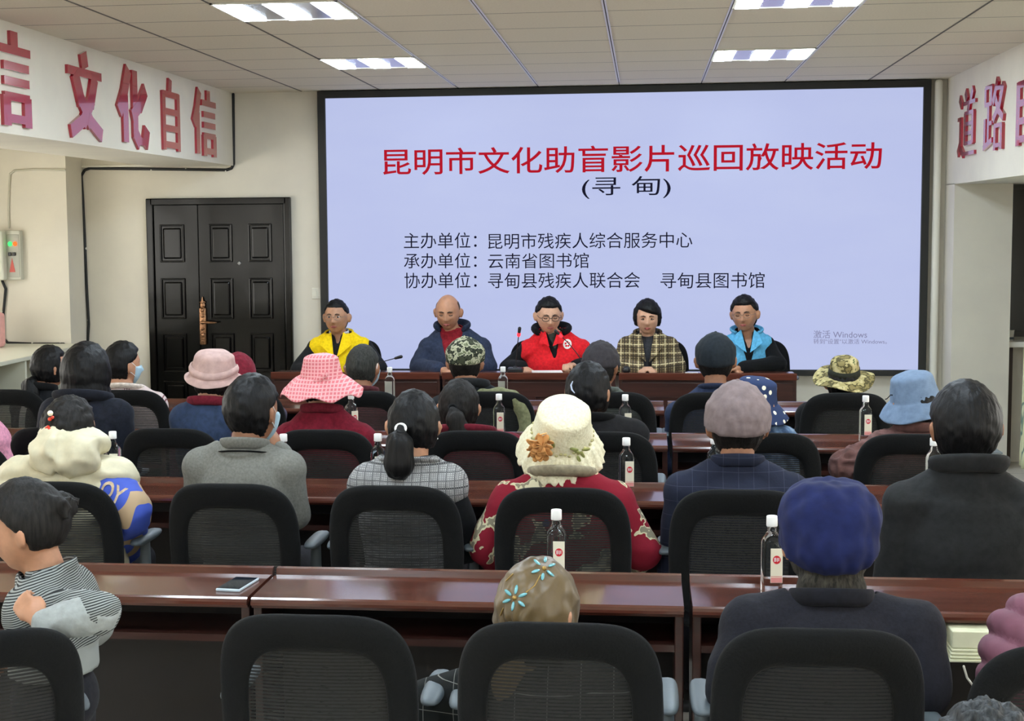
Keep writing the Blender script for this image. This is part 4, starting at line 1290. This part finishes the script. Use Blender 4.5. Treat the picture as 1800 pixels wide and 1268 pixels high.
# 5 blue vest
p = pan('person in a sky blue vest and glasses at the right end of the panel', 1308, 518, 1268, 1362, 592, skinc=SK_M, yaw=-.22, pitch=-.06, roll=.05, hs=1.08)
p.setarm(1, (1262, 645, 11.08), (1278, 650, 10.86), dict(d=(-.75, .5, .0), curl=.8)); p.setarm(-1, (1368, 640, 11.04), (1306, 648, 10.84), dict(d=(.85, .4, .05), curl=.7))
p.body(); p.hair('short', .015); p.face('closed', (plain('glasses_thin', (120, 110, 104), .3, metal=.6), .0013))
p.garment('sweater', black_cloth, .012, open_=(.04, .90), amp=.005)
bm_ = cloth('sky_vest', (92, 168, 208), .07)
v = p.garment('vest', bm_, .022, arms=False, swo=.018, open_=(.07, .78), amp=.006); p.collar('vest_collar', bm_, .072, .034, .008, 1.6, .03, v); lapels(p, bm_, zb=.15, parent=v, wide=.7)
c = p.L(1324, 606, 10.9)
b = MB()
for a_, b_ in (((-.006, .024), (.004, .004)), ((.004, .004), (-.010, -.020)), ((.012, .016), (.004, .0)), ((.002, .0), (.012, -.016))):
    A = Vector(a_); B = Vector(b_); d = (B - A).normalized(); q = Vector((-d.y, d.x)) * .0028
    b.add([(c.x + (A + q).x, .6, c.z + (A + q).y), (c.x + (B + q).x, .6, c.z + (B + q).y), (c.x + (B - q).x, .6, c.z + (B - q).y), (c.x + (A - q).x, .6, c.z + (A - q).y)], [(0, 1, 2, 3)])
o = b.build('vest_emblem', m_paper, v); p.decal(o, v, .004, dirv=(0, -1, 0))

# ---------------------------------------------------------------- front audience row
p = aud('person with a low dark ponytail in a black and white jacket, at the far left', R1, 82, 606, 18, 118, 700, yaw=-.55, hs=.98, rz=-.2)
p.body(); p.hair('full', .016); pony(p, (0, -.105, -.05), (.03, -.13, -.17), .062)
bw = gridmat('black_white_jacket', (30, 32, 36), [(0, .24, .045, (208, 210, 206), .05)]); g = p.garment('jacket', bw, .014); p.collar('collar', black_cloth, parent=g)
p = aud('person with short dark hair and a face mask, in a pale pink jacket', R1, 213, 599, 182, 292, 692, yaw=-.75, hs=1.04)
p.body(); p.hair('short', .016); p.mask()
pk = gridmat('pale_pink_jacket', (206, 188, 184), [(0, .20, .004, (120, 70, 80), .012), (0, .20, .004, (120, 70, 80), .024), (0, .20, .004, (120, 70, 80), .036)]); g = p.garment('jacket', pk, .016); p.collar('collar', cloth('pale_pink_collar', (214, 202, 192)), .070, .030, .012, flare=.02, parent=g); p.collar('inner_collar', black_cloth, .056, .035, .006)
p = aud('person in a maroon knitted cap, half hidden by the dusty pink hat', R1, 417, 619, 372, 500, 712, yaw=-.3)
p.body(); p.cap_(cloth('maroon_knit', (112, 30, 44)), .014, -.28, visor=False, name='knitted_cap', ampl=.004); g = p.garment('jacket', cloth('dusky_purple', (70, 62, 78)), .016); p.collar('collar', cloth('dusky_collar', (60, 54, 70)), parent=g)
p = aud('person with cropped greying hair and a maroon collar, before the yellow vest', R1, 636, 602, 588, 688, 712, skinc=SK_D, yaw=-.22, hs=1.06)
p.body(); p.hair('short', .006, hairmat('hair_cropped', (34, 34, 32), (64, 64, 60), .7), .002, .001); p.mask()
g = p.garment('jacket', cloth('rose_jacket', (112, 62, 66)), .013); p.collar('collar', cloth('maroon_fold', (84, 40, 46)), .066, .034, parent=g)
p = aud('person in a camouflage cap and a dark quilted jacket, facing the red vest', R1, 817, 594, 757, 922, 700, skinc=SK_D, hs=1.06, yaw=-.1)
p.body(); p.hair('short', .007, m_hair2, .002, .001); p.cap_(camomat('camouflage', [(64, 68, 52), (38, 42, 34), (168, 168, 142), (98, 104, 78), (196, 194, 168)], 26), .016, .02, boxy=.03, name='camouflage_cap', tiltback=.05, top=.004)
g = p.garment('jacket', cloth('dark_jacket', (28, 31, 34), .1), .020, amp=.007); p.collar('collar', cloth('dark_collar', (30, 32, 34)), .066, .05, .016, flare=.016, parent=g)
p = aud('person in a charcoal flat cap and a grey sweater, turned to the right', R1, 1056, 602, 1000, 1138, 712, skinc=SK_D, yaw=-.4, hs=1.05)
p.body(); p.hair('short', .007, m_hair2, .002, .001); p.cap_(cloth('charcoal_cap', (54, 51, 54), .08), .018, .0, name='flat_cap', top=.002, ampl=.006)
g = p.garment('sweater', cloth('sage_grey', (92, 98, 92)), .014, amp=.004); p.collar('collar', cloth('sage_collar', (84, 90, 86)), .060, .030, parent=g)
p = aud('person in a black baseball cap and a navy sweater, with protruding ears', R1, 1258, 587, 1172, 1342, 708, skinc=SK_D, hs=1.12)
p.body(); p.hair('short', .007, m_hair2, .002, .001); p.cap_(cloth('black_cap', (32, 38, 44), .08), .014, -.12, boxy=.02, name='baseball_cap', top=.004, tiltback=.1)
g = p.garment('sweater', cloth('navy_sweater', (40, 50, 76), .1), .014, amp=.004); p.collar('collar', cloth('navy_knit_collar', (34, 42, 64)), .062, .030, parent=g)
p = aud('person in a wide camouflage sun hat with a dark band, in a black jacket', R1, 1484, 632, 1402, 1566, 712, yaw=-.2)
p.body(); p.hair('short', .01, under=.3)
cm = camomat('camouflage_tan', [(130, 118, 76), (82, 76, 48), (168, 156, 108), (192, 180, 134), (100, 106, 68)], 16)
h = p.bucket(cm, 'sun_hat', .066, .076, .085, .078, .022, (-.30, -.06), .010, 3, .045, wave=.012, waves=3, wph=.8) if False else p.bucket(cm, 'sun_hat', .070, .080, .098, .076, .020, (.28, .06), wave=.014, waves=3, wph=.8, z0=.045)
p.hm(MB().lathe([(.0785, .050), (.0805, .050), (.0765, .086), (.0745, .086)], 60, None, lambda v: Vector((v.x * 1.02, v.y * 1.14, v.z))), 'hat_band', cloth('hat_band', (40, 42, 34)), h, True, p.hex)
g = p.garment('jacket', black_cloth, .020, amp=.006); p.collar('collar', black_cloth, parent=g)
# olive coat over a chair
o = empty('coat', (at(880, 700, CY1).x, CY1, 0)); tag(o, 'olive coat draped over the chair back under the camouflage cap', 'coat')
q = [Vector(at(x, y, CY1 - .02)) - Vector(o.location) for x, y in ((838, 704), (848, 696), (880, 693), (905, 700), (918, 722), (926, 760), (930, 800))]
mb = MB()
for a, b in zip(q, q[1:]): mb.cap(tuple(a), tuple(b), .035, .038)
mb.cap(tuple(q[-2] + Vector((-.02, .0, -.02))), tuple(q[-1] + Vector((-.03, 0, -.08))), .04, .035)
link('coat_body', fuse(mb, .008, 4, .5, lambda p_, n_: .006 * noise.noise(p_ * 24)), cloth('olive_cloth', (112, 114, 84)), o)

# ---------------------------------------------------------------- second row
p = aud('person with a thick black bob and a dark navy jacket, second row left', R2, 148, 602, 72, 226, 706, hs=1.12, yaw=-.1)
p.body(ear=False)
def bob(mb):
    q = MB()
    q.ell((0, -.030, -.055), (.096, .084, .085)).ell((.055, .0, -.075), (.04, .06, .06)).ell((-.055, .0, -.075), (.04, .06, .06))
    for v in range(len(q.v)): mb_v = p.HM @ Vector(q.v[v]); q.v[v] = tuple(mb_v)
    mb.add(q.v, q.f)
p.hair('full', .022, extra=bob)
g = p.garment('jacket', cloth('dark_navy_jacket', (30, 33, 43)), .022, amp=.010, ff=6); p.collar('hood', cloth('dark_navy_hood', (28, 31, 40)), .075, .05, .020, flare=.03, parent=g)
p = aud('person in a pink jacket cut off by the left edge of the photo', 6.2, -62, 655, -130, 8, 742)
p.body(); p.hair('full', .015); g = p.garment('jacket', cloth('pink_jacket', (206, 140, 164)), .022, amp=.008); p.collar('collar', cloth('pink_collar', (206, 140, 164)), parent=g)
p = aud('person in a dusty pink cloche hat and a blue vest', R2, 372, 613, 300, 424, 714, yaw=-.25, hs=1.0)
p.body(); p.hair('full', .010, m_hair2, under=.3)
h = p.bucket(cloth('dusty_pink_felt', (190, 160, 154), .06, 30), 'cloche_hat', .086, .104, .112, .022, .014, (.12, .14), wave=.010, waves=2, z0=.012, amp=.004, wph=1.2)
p.hm(MB().lathe([(.100, .022), (.106, .026), (.107, .040), (.102, .052), (.096, .054)], 60, None, lambda v: Vector((v.x, v.y * 1.12, v.z + .008 * math.sin(2 * math.atan2(v.y, v.x) + 1)))), 'hat_fold', cloth('dusty_pink_band', (196, 166, 160), .06, 30), h, True, p.hex)
g = p.garment('sleeves', cloth('maroon_grey', (92, 60, 76)), .010, amp=.003)
v = p.garment('vest', cloth('blue_vest', (44, 58, 84), .12, 40), .022, arms=False, swo=.012, amp=.006); p.collar('collar', maroon, .062, .045, parent=g)
p = aud('person in a pink gingham sun hat and a maroon jacket', R2, 563, 625, 488, 655, 748, hs=1.0)
p.body(); p.hair('full', .010, under=.2)
gm = gridmat('pink_gingham', (214, 116, 124), [(0, .015, .005, (234, 172, 174), 0), (2, .015, .005, (234, 172, 174), 0)], rough=.9)
h = p.bucket(gm, 'gingham_sun_hat', .076, .094, .098, .088, .075, (.06, .0), wave=.012, waves=7, z0=.040, amp=.003, dent=.004)
bw_ = MB()
bw_.ell((.0, -.118, .030), (.030, .008, .014), Matrix.Rotation(-.7, 3, 'Y')).ell((.028, -.122, .050), (.036, .007, .013), Matrix.Rotation(-.6, 3, 'Y')).ell((-.028, -.120, .012), (.034, .007, .014), Matrix.Rotation(-.35, 3, 'Y')).ell((0, -.124, .034), (.010, .008, .010))
p.hm(bw_, 'bow', gm, h, True, p.hex)
g = p.garment('jacket', cloth('maroon_jacket', (112, 24, 40), .1), .020, amp=.005); p.collar('collar', maroon, parent=g)
p = aud('person with a low dark ponytail and a maroon hooded top, second row middle', R2, 805, 666, 745, 922, 765, hs=1.0)
p.body(); p.hair('full', .012, m_hair2); pony(p, (-.012, -.114, .010), (.030, -.130, -.120), .056, m_hair2, tm=black_cloth)
g = p.garment('hooded_top', cloth('maroon_top', (104, 26, 40), .1), .016, amp=.006); p.collar('hood', cloth('maroon_hood', (98, 24, 38)), .070, .045, .022, flare=.034, parent=g)
p = aud('person in a black jacket with a curved pale hair clip', R2, 1034, 636, 972, 1135, 742, hs=1.06, yaw=-.35)
p.body(); p.hair('full', .014)
cl = MB().tube([(-.020, -.118, .055), (-.026, -.121, .040), (-.022, -.121, .022), (-.012, -.119, .010)], [.002, .0035, .0035, .002], 8); p.hm(cl, 'hair_clip', plain('clip_pale', (196, 210, 236), .2))
g = p.garment('jacket', cloth('black_wool', (24, 23, 25), .1), .022, amp=.006); p.collar('collar', black_cloth, .068, .040, flare=.02, parent=g)
p = aud('person in a navy bucket hat with white flowers and a denim jacket', R2, 1326, 664, 1262, 1398, 752, hs=.98, yaw=-.45)
p.body(); p.hair('full', .010, under=.2)
t = NT('navy_flowers', .9, .2); vo = t.n('ShaderNodeTexVoronoi'); vo.inputs['Scale'].default_value = 25; t.L(t.tc.outputs['Object'], vo.inputs[0]); t.color(t.ramp(vo.outputs[0], [(0, (236, 232, 214)), (.24, (46, 60, 96))], 'CONSTANT'))
h = p.bucket(t.m, 'flowered_bucket_hat', .082, .096, .108, .058, .060, (.0, .16), wave=.008, waves=4, z0=.020)
dn = NT('denim', .85, .2); dn.color(dn.ramp(dn.noise(22, 5), [(.35, (46, 64, 92)), (.55, (92, 116, 146)), (.7, (150, 168, 186))])); dn.bump(dn.noise(90, 3), .3, .004)
g = p.garment('denim_jacket', dn.m, .018, amp=.008); p.collar('collar', dn.m, flare=.02, parent=g)
p = aud('person in a light blue bucket hat and a brown quilted jacket', R2, 1612, 655, 1530, 1690, 762, hs=1.06, yaw=.2)
p.setarm(-1, (1487, 820, 6.55), (1500, 850, 6.9))
p.body(); p.hair('full', .012, under=.2)
lb = cloth('light_blue_cotton', (112, 132, 158), .06, 40)
h = p.bucket(lb, 'light_blue_bucket_hat', .082, .096, .108, .048, .058, (.05, -.20), wave=.006, waves=3, z0=.020, amp=.004)
p.hm(MB().tube([(-.10, -.02, .06), (-.115, -.01, .045), (-.125, -.02, .047)], .002, 6).ell((-.099, -.03, .060), (.003, .003, .003)), 'hat_cord', black_cloth, h, True, p.hex)
br = cloth('brown_quilt', (104, 74, 70), .14, 30)
g = p.garment('quilted_jacket', br, .020, amp=.014, ff=20); p.collar('collar', br, flare=.018, parent=g)

# ---------------------------------------------------------------- third row
p = aud('person in a cream puffer jacket with a blue and tan lettered sleeve', R3, 118, 694, 10, 226, 822, hs=1.05, yaw=-.28, lean=.0)
p.setarm(1, (226, 898, 5.14), (215, 960, 5.4)); p.setarm(-1, (8, 930, 5.16), (60, 960, 5.5))
p.body(); p.hair('full', .014, m_hair2, .008, .003); p.mask(m_loop)
hc_ = MB()
for (x, z, r) in ((.0, .060, .007), (.010, .066, .006), (-.004, .034, .006), (-.010, .030, .006), (.002, .028, .006)): hc_.ell((x, -.112 + .2 * (z - .03), z), (r, r, r), sub=2)
p.hm(hc_, 'hair_beads', plain('bead_red', (222, 70, 50), .2))
p.hm(MB().ell((.004, -.108, .080), (.0095, .0095, .0095)), 'pearl_bead', plain('pearl', (246, 238, 210), .15))
cr = cloth('cream_puffer', (204, 196, 168), .04, 20, .55)
g = p.garment('puffer_jacket', cr, .040, arms=(-1,), amp=.014, puff=(.018, .11, .0), ff=9)
nb = p.neckbase(); hq = p.L(112, 800, 5.12); mb = MB().ell((hq.x, nb.y - .075, hq.z), (.130, .080, .080), Matrix.Rotation(.2, 3, 'X')).ell((hq.x + .01, nb.y - .02, hq.z + .045), (.120, .10, .045), Matrix.Rotation(.22, 3, 'Y'))
p.part('hood', mb, cr, .008, 3, lambda c, n: .014 * (1 - 2.6 * abs(noise.noise(Vector((c.x * 14 + 5, c.y * 8, c.z * 16))))) - .012 * math.exp(-((c.x - hq.x + .02) / .008) ** 2), g)
t = NT('blue_tan_sleeve', .7, .3); cen = p.L(201, 866, 5.12); dx_ = t.math('SUBTRACT', t.xyz(0), cen.x); dz_ = t.math('SUBTRACT', t.xyz(2), cen.z)
dd_ = t.math('SQRT', t.math('ADD', t.math('MULTIPLY', dx_, dx_), t.math('MULTIPLY', dz_, dz_)))
nn_ = t.math('MULTIPLY', t.noise(8, 1), t.math('GREATER_THAN', dd_, .062))
t.color(t.ramp(nn_, [(0, (62, 84, 178)), (.53, (176, 150, 118))], 'CONSTANT'))
mb = MB(); p.arms_(mb, .026, .97, (.056, .052, .050, .044), (1,))
sv = p.part('patterned_sleeve', mb, t.m, .009, 4, lambda c, n: .008 * (1 - 2 * abs(noise.noise(c * 10))), g)
qa, qb = p.L(185, 874, 5.0), p.L(230, 842, 5.0)
me = text_mesh('QY', (0, 1, 0, 1), 0, None, None, None, 0, .02)
cen = p.L(201, 866, 5.12)
for v in me.vertices:
    x, z = (v.co.x - .5) * .092, (v.co.z - .5) * .064; a = -.32
    v.co = (cen.x + x * math.cos(a) - z * math.sin(a), 0, cen.z + x * math.sin(a) + z * math.cos(a))
o = link('sleeve_lettering', me, cloth('tan_letters', (188, 166, 138)), g); p.decal(o, sv, .004)
p = aud('person with short black hair and a face mask, in a grey suit jacket', R3, 440, 656, 326, 532, 792, skinc=SK_D, hs=1.04, yaw=-.42, depth=1.02)
p.setarm(1, (515, 900, 5.25), (488, 800, 5.42), dict(d=(-.15, .1, 1), up=(1, 0, 0), curl=1.0))
p.body(); p.hair('short', .015); p.mask()
gs = cloth('grey_suit', (112, 112, 106), .08, 120); g = p.garment('suit_jacket', gs, .016, amp=.008, ff=5); p.collar('collar', gs, .064, .042, .007, .8, .010, g); p.collar('dark_piping', black_cloth, .078, .006, .004, .8, .010, g, dz=-.012)
p = aud('person with a low ponytail in a white hair tie and a grey tweed vest', R3, 725, 684, 622, 812, 822, hs=1.0, skinc=SK_M)
p.setarm(1, (822, 960, 5.25), (760, 980, 5.5)); p.setarm(-1, (640, 960, 5.25), (670, 980, 5.5))
p.body(); p.hair('full', .012); pony(p, (-.026, -.118, .004), (-.030, -.155, -.150), .064, tm=m_loop)
pe = MB()
for q_ in (-1, 1): pe.ell((q_ * .082, -.006, -.044), (.0035, .0035, .0035), sub=2)
p.hm(pe, 'pearl_earrings', m_loop)
p.garment('sweater', black_cloth, .012, amp=.006)
tw = gridmat('grey_tweed', (150, 150, 150), [(0, .028, .004, (56, 56, 58), 0), (2, .026, .004, (60, 60, 62), 0), (2, .006, .002, (122, 122, 124), 0), (0, .007, .002, (120, 120, 122), 0)], noisev=(70, (186, 186, 184)))
v = p.garment('tweed_vest', tw, .026, arms=False, swo=-.0, amp=.006); p.collar('vest_collar', tw, .060, .020, flare=.03, parent=v)
p = aud('person in a cream crochet sun hat and a red floral jacket', R3, 987, 702, 868, 1112, 852, hs=1.05, skinc=SK_M)
p.setarm(1, (1128, 970, 5.2), (1085, 1000, 5.5)); p.setarm(-1, (858, 960, 5.2), (890, 1000, 5.5))
p.body(); p.hair('full', .012, m_hair2, under=.2)
t = NT('cream_crochet', .9, .2); t.color(t.ramp(t.noise(120, 3), [(.3, (222, 212, 176)), (.7, (242, 236, 208))])); t.bump(t.noise(90, 4), .45, .008)
h = p.bucket(t.m, 'crochet_sun_hat', .086, .100, .118, .042, .078, (.56, .10), wave=.005, waves=14, z0=.012, ridges=900, scallop=24, seg=192, amp=.004)
rb = MB(); random.seed(4)
for i in range(44):
    a = 2 * PI * i / 44; rb.ell((.099 * math.cos(a), .111 * math.sin(a), .020 + .006 * math.sin(i * 2.3)), (.006, .006, .004), sub=2)
p.hm(rb, 'cord_trim', cloth('trim_olive', (176, 168, 122)), h, True, p.hex)
fl = MB()
for i in range(34):
    a = i * 2.4; r = .006 + .036 * (i / 34)
    fl.ell((-.068 + r * math.cos(a) * .85, -.130 - .016 * (1 - i / 34), .066 + r * math.sin(a) * 1.3), (.018, .0028, .012), Matrix.Rotation(-a, 3, 'Y') @ Matrix.Rotation(random.uniform(-.9, .9), 3, 'X') @ Matrix.Rotation(random.uniform(-.9, .9), 3, 'Z'), sub=2)
p.hm(fl, 'silk_flower', cloth('peach_silk', (238, 170, 104), .12, 12, .8), h, True, p.hex)
lf = MB()
for (x, z, a) in ((.050, .002, .5), (.068, -.012, 1.0), (.058, -.030, 1.2), (.078, .008, -.3), (.040, .014, .1), (-.028, .030, 1.3), (-.044, .046, 1.5)):
    lf.ell((x, -.122 + abs(x) * .30, z + .034), (.015, .004, .006), Matrix.Rotation(a, 3, 'Y'), sub=2)
p.hm(lf, 'silk_leaves', cloth('leaf_olive', (148, 150, 92)), h, True, p.hex)
t = NT('red_floral', .85, .25)
n1 = t.noise(9, 3, None, .5); n2 = t.noise(11, 2, (1.4, 1.4, .8)); n3 = t.noise(60, 2, (1, 1, .25))
c0 = t.ramp(n1, [(0, (128, 22, 40)), (.54, (128, 22, 40)), (.545, (206, 196, 160)), (.565, (136, 128, 108)), (.62, (212, 204, 172))], 'CONSTANT')
vo = t.n('ShaderNodeTexVoronoi'); vo.inputs['Scale'].default_value = 8; t.L(t.tc.outputs['Object'], vo.inputs[0])
t.color(t.mix(t.math('LESS_THAN', vo.outputs[0], .13), c0, (54, 56, 96))); t.bump(t.noise(80, 3), .2, .004)
g = p.garment('floral_jacket', t.m, .020, amp=.006); p.collar('collar', cloth('sage_fur_collar', (146, 136, 114)), .070, .040, .016, flare=.022, parent=g)
p = aud('person in a taupe newsboy cap and a navy suit jacket', R3, 1297, 680, 1172, 1420, 836, skinc=SK_D, hs=1.08)
p.body(); p.hair('short', .008, m_hair2, .003, .002); p.mask(m_loop)
p.cap_(cloth('taupe_cap', (122, 108, 108), .07, 40), .024, -.06, boxy=.012, name='newsboy_cap', top=.006, ampl=.005, tiltback=.12)
ns = gridmat('navy_check_suit', (34, 38, 54), [(0, .05, .0015, (58, 62, 80), 0), (2, .05, .0015, (58, 62, 80), 0)]); g = p.garment('suit_jacket', ns, .018, amp=.006, ff=5); p.collar('collar', ns, .066, .046, .007, .9, .010, g)
p = aud('person with thick short black hair and a dark padded jacket, third row right', 5.0, 1700, 673, 1562, 1842, 858, skinc=SK_D, hs=1.17, yaw=.10)
p.body(); p.hair('short', .018, None, .003, .0015, sub=6); dk = cloth('dark_padded', (34, 35, 36), .1, 50); g = p.garment('jacket', dk, .026, amp=.009, ff=5); p.collar('collar', dk, .072, .062, .012, 0, .030, g)

# ---------------------------------------------------------------- nearest row
p = aud('person in a brown headscarf with turquoise beaded flowers, nearest row', R4, 940, 992, 815, 1120, 1170, hs=1.02, yaw=-.45, pitch=-.15, voxel=.008, hdy=.07)
p.setarm(-1, (-.29, .05, .62), (-.12, .28, .60)); 
p.body()
sc_ = NT('bronze_scarf', .42, .5); sc_.color(sc_.ramp(sc_.noise(5, 3), [(.3, (78, 62, 38)), (.7, (112, 92, 58))])); sc_.bump(sc_.noise(30, 3), .2, .006); sc_.b.inputs['Sheen Weight'].default_value = .1
def th(d):
    x, y, z = d
    k = 1 - smooth(.45, .62, y - .55 * max(0, z) + .1 * abs(x)) * (1 - smooth(.62, .75, z))
    f = .004 * math.sin(math.atan2(x, z + .6) * 16) * smooth(.0, -.6, y) * smooth(.5, -.3, z)
    return lerp(-.012, .018 + f + .010 * smooth(0, -.8, y) * smooth(-.2, -.8, z), k)
scf = shell(p.HM, th, 6, False, .006, 16).build('headscarf', sc_.m, p.root, True)
p.hm(MB().cap((0, -.10, -.06), (0, -.11, -.16), .05, .045).cap((.03, -.085, -.05), (.045, -.08, -.15), .03, .035), 'scarf_tail', sc_.m, scf)
bead = plain('turquoise_bead', (104, 170, 180), .12, coat=.8); gold = plain('gold_thread', (164, 134, 74), .35, metal=.6)
bv = BVHTree.FromPolygons([v.co for v in scf.data.vertices], [q.vertices for q in scf.data.polygons])
def surf(px, py):
    o_ = p.L(px, py, 3.3); e_ = p.L(px, py, 3.9); h_ = bv.ray_cast(o_, (e_ - o_).normalized(), 3); return h_
for cx_, cy_2, R_ in ((905, 1052, 24), (956, 1000, 24), (872, 1044, 14)):
    fl = MB(); c = surf(cx_, cy_2)
    if c[0] is None: continue
    for k in range(6):
        a = 2 * PI * k / 6 + .35; h_ = surf(cx_ + R_ * .62 * math.cos(a), cy_2 - R_ * .62 * math.sin(a))
        if h_[0] is None: continue
        n_ = h_[1]; dd = (h_[0] - c[0]).normalized(); z_ = n_.normalized(); y_ = z_.cross(dd).normalized()
        fl.ell(tuple(h_[0] + z_ * .002), (R_ * .00050, R_ * .00018, .003), Matrix((dd, y_, z_)).transposed(), sub=2)
    fl.build('beaded_flower', bead, scf, True)
    MB().ell(tuple(c[0] + c[1] * .001), (.006, .006, .006), sub=2).build('flower_centre', gold, scf, True)
random.seed(2)
for pts in (((862, 1060), (870, 1030), (890, 1022), (902, 1010)), ((950, 1012), (940, 1030), (925, 1042)), ((868, 1075), (880, 1082), (885, 1070))):
    qs = [surf(*u) for u in pts]; qs = [u[0] + u[1] * .001 for u in qs if u[0] is not None]
    if len(qs) > 1: MB().tube([tuple(u) for u in qs], .0016, 6).build('embroidery', gold, scf, True)
ck = gridmat('dark_windowpane', (28, 30, 30), [(0, .075, .0015, (120, 122, 118), 0), (2, .07, .0015, (120, 122, 118), 0)]); g = p.garment('checked_jacket', ck, .020, amp=.005); p.collar('collar', black_cloth, parent=g)
p = aud('person in a royal blue beret-like cap with grey hair and a dark navy jacket', R4, 1460, 853, 1270, 1655, 1062, skinc=SK_M, hs=1.10, voxel=.009)
p.setarm(-1, (1290, 1215, 3.5), (1350, 1240, 3.8)); p.setarm(1, (1618, 1215, 3.5), (1570, 1240, 3.8))
p.body(); p.hair('full', .008, m_hairg, .004, .003, extra=lambda mb: mb.ell(tuple(p.HM @ Vector((0, -.048, -.085))), (.080, .048, .060)))
bc = cloth('royal_blue_cloth', (24, 31, 72), .10, 26, .9)
def th(d):
    x, y, z = d; zz = z - .10 * y
    k = smooth(-.30, -.24, zz + .30 * max(0, y) - .5 * max(0, abs(x) - .62))
    b = .013 * smooth(-.42, .0, zz) * (1 - .6 * smooth(.55, 1, z)) * (1 + .5 * max(0, -y)) 
    f = .003 * noise.noise(Vector((x * 4, y * 4, z * 4 + 7))) * 2 + .0015 * math.sin(x * 20) * smooth(.15, -.1, zz) * smooth(-.2, -.1, zz)
    return lerp(-.012, .012 + b + f + .006 * smooth(.3, 1, z) + .013 * smooth(.15, .55, z) * (1 - smooth(.80, 1.0, z)), k)
cp = shell(p.HM, th, 6).build('cap', bc, p.root, True)
V = []; N = 24
p.hm(MB().cap((-.07, .06, .030), (.07, .06, .030), .010, .010).ell((0, .115, .020), (.075, .045, .008), Matrix.Rotation(-.15, 3, 'X')), 'visor', bc, cp)
dn_ = cloth('ink_jacket', (29, 29, 36), .10, 120); g = p.garment('jacket', dn_, .020, amp=.007, ff=5); p.collar('collar', cloth('ink_collar', (24, 24, 30)), .070, .045, .010, .8, .008, g)
p = aud('person in a dusky pink puffer jacket cut off by the right edge', R4, 1905, 885, 1765, 2050, 1075, hs=1.0)
p.setarm(-1, (1800, 1180, 3.5), (1850, 1200, 3.85))
p.body(); p.hair('full', .012); pp = cloth('dusky_pink_puffer', (112, 70, 84), .06, 16, .65)
mb = MB()
g = p.garment('puffer_jacket', pp, .034, amp=.003, puff=(.024, .080, -.6), sleeve_r=(.062, .060, .052, .044), voxel=.008); p.collar('collar', pp, .072, .05, .016, flare=.02, parent=g)
p = aud('person with grey wavy hair, only the crown showing in the bottom right corner', 2.45, 1742, 1252, 1570, 1915, 1560, hs=.98)
p.body(); p.hair('full', .022, hairmat('hair_wavy_grey', (24, 26, 28), (70, 72, 74), .5), .014, .005, sub=6); g = p.garment('jacket', black_cloth, .016); p.collar('collar', black_cloth, parent=g)

# ---------------------------------------------------------------- the child
YC = 3.47
p = Person('child in a thin-striped grey shirt standing in the aisle, face turned left', YC, (46, 930), 46, 134, 1016, rz=PI / 2, hs=.90, yaw=.12, pitch=-.10, skinc=SK_M, voxel=.007, stand=.66, sw=.150, depth=.68, belly=1.0, hdy=0.0, neck=.85)
p.setarm(-1, (176, 1078, 3.27), (72, 1100, 3.24), dict(d=(.25, .75, .65), up=(-1, 0, .2), curl=.9, s=.85))
p.setarm(1, (.17, -.02, .80), (.14, .12, .72), dict(d=(0, 1, -.3), s=.8))
p.body(); p.face('open')
def tuft(mb):
    q = MB(); random.seed(3)
    for i in range(14): 
        a = random.uniform(-1, 1); q.cap((a * .05, -.090 + random.uniform(-.02, .02), .050 + random.uniform(-.04, .03)), (a * .06, -.122 - random.uniform(0, .010), .048 + random.uniform(-.04, .03)), .017, .008, 8)
    mb.add([p.HM @ Vector(v) for v in q.v], q.f)
p.hair('boy', .024, m_hair2, .004, .002, extra=tuft)
t = NT('thin_stripes', .85, .2)
zz = t.math('ADD', t.xyz(2), t.math('MULTIPLY', t.xyz(1), .35)); n1 = t.noise(5, 2)
zz = t.math('ADD', zz, t.math('MULTIPLY', n1, .05))
sp = t.stripe(zz, .0056, .0025); up_ = t.math('GREATER_THAN', t.math('ADD', t.xyz(2), t.math('MULTIPLY', n1, .09)), .845)
t.color(t.mix(t.math('MULTIPLY', sp, up_), (146, 150, 148), (44, 46, 48))); t.bump(t.noise(60, 3), .2, .004)
g = p.garment('striped_shirt', t.m, .020, arms=(1,), amp=.006, hem=.725); p.collar('collar', t.m, .052, .036, .006, flare=.006, parent=g)
mb = MB(); sh, el, wr = p.arm[-1]; mb.cap(sh, el, .058, .050); p.part('upper_sleeve', mb, t.m, .007, 3, p.folds(.006, 9), g)
mb = MB(); mb.cap(el, el.lerp(wr, .92), .046, .036); p.part('grey_sleeve', mb, cloth('grey_jersey', (150, 154, 152), .05, 60), .006, 3, p.folds(.008, 14), g)
print('people built in', time.time() - _t0)
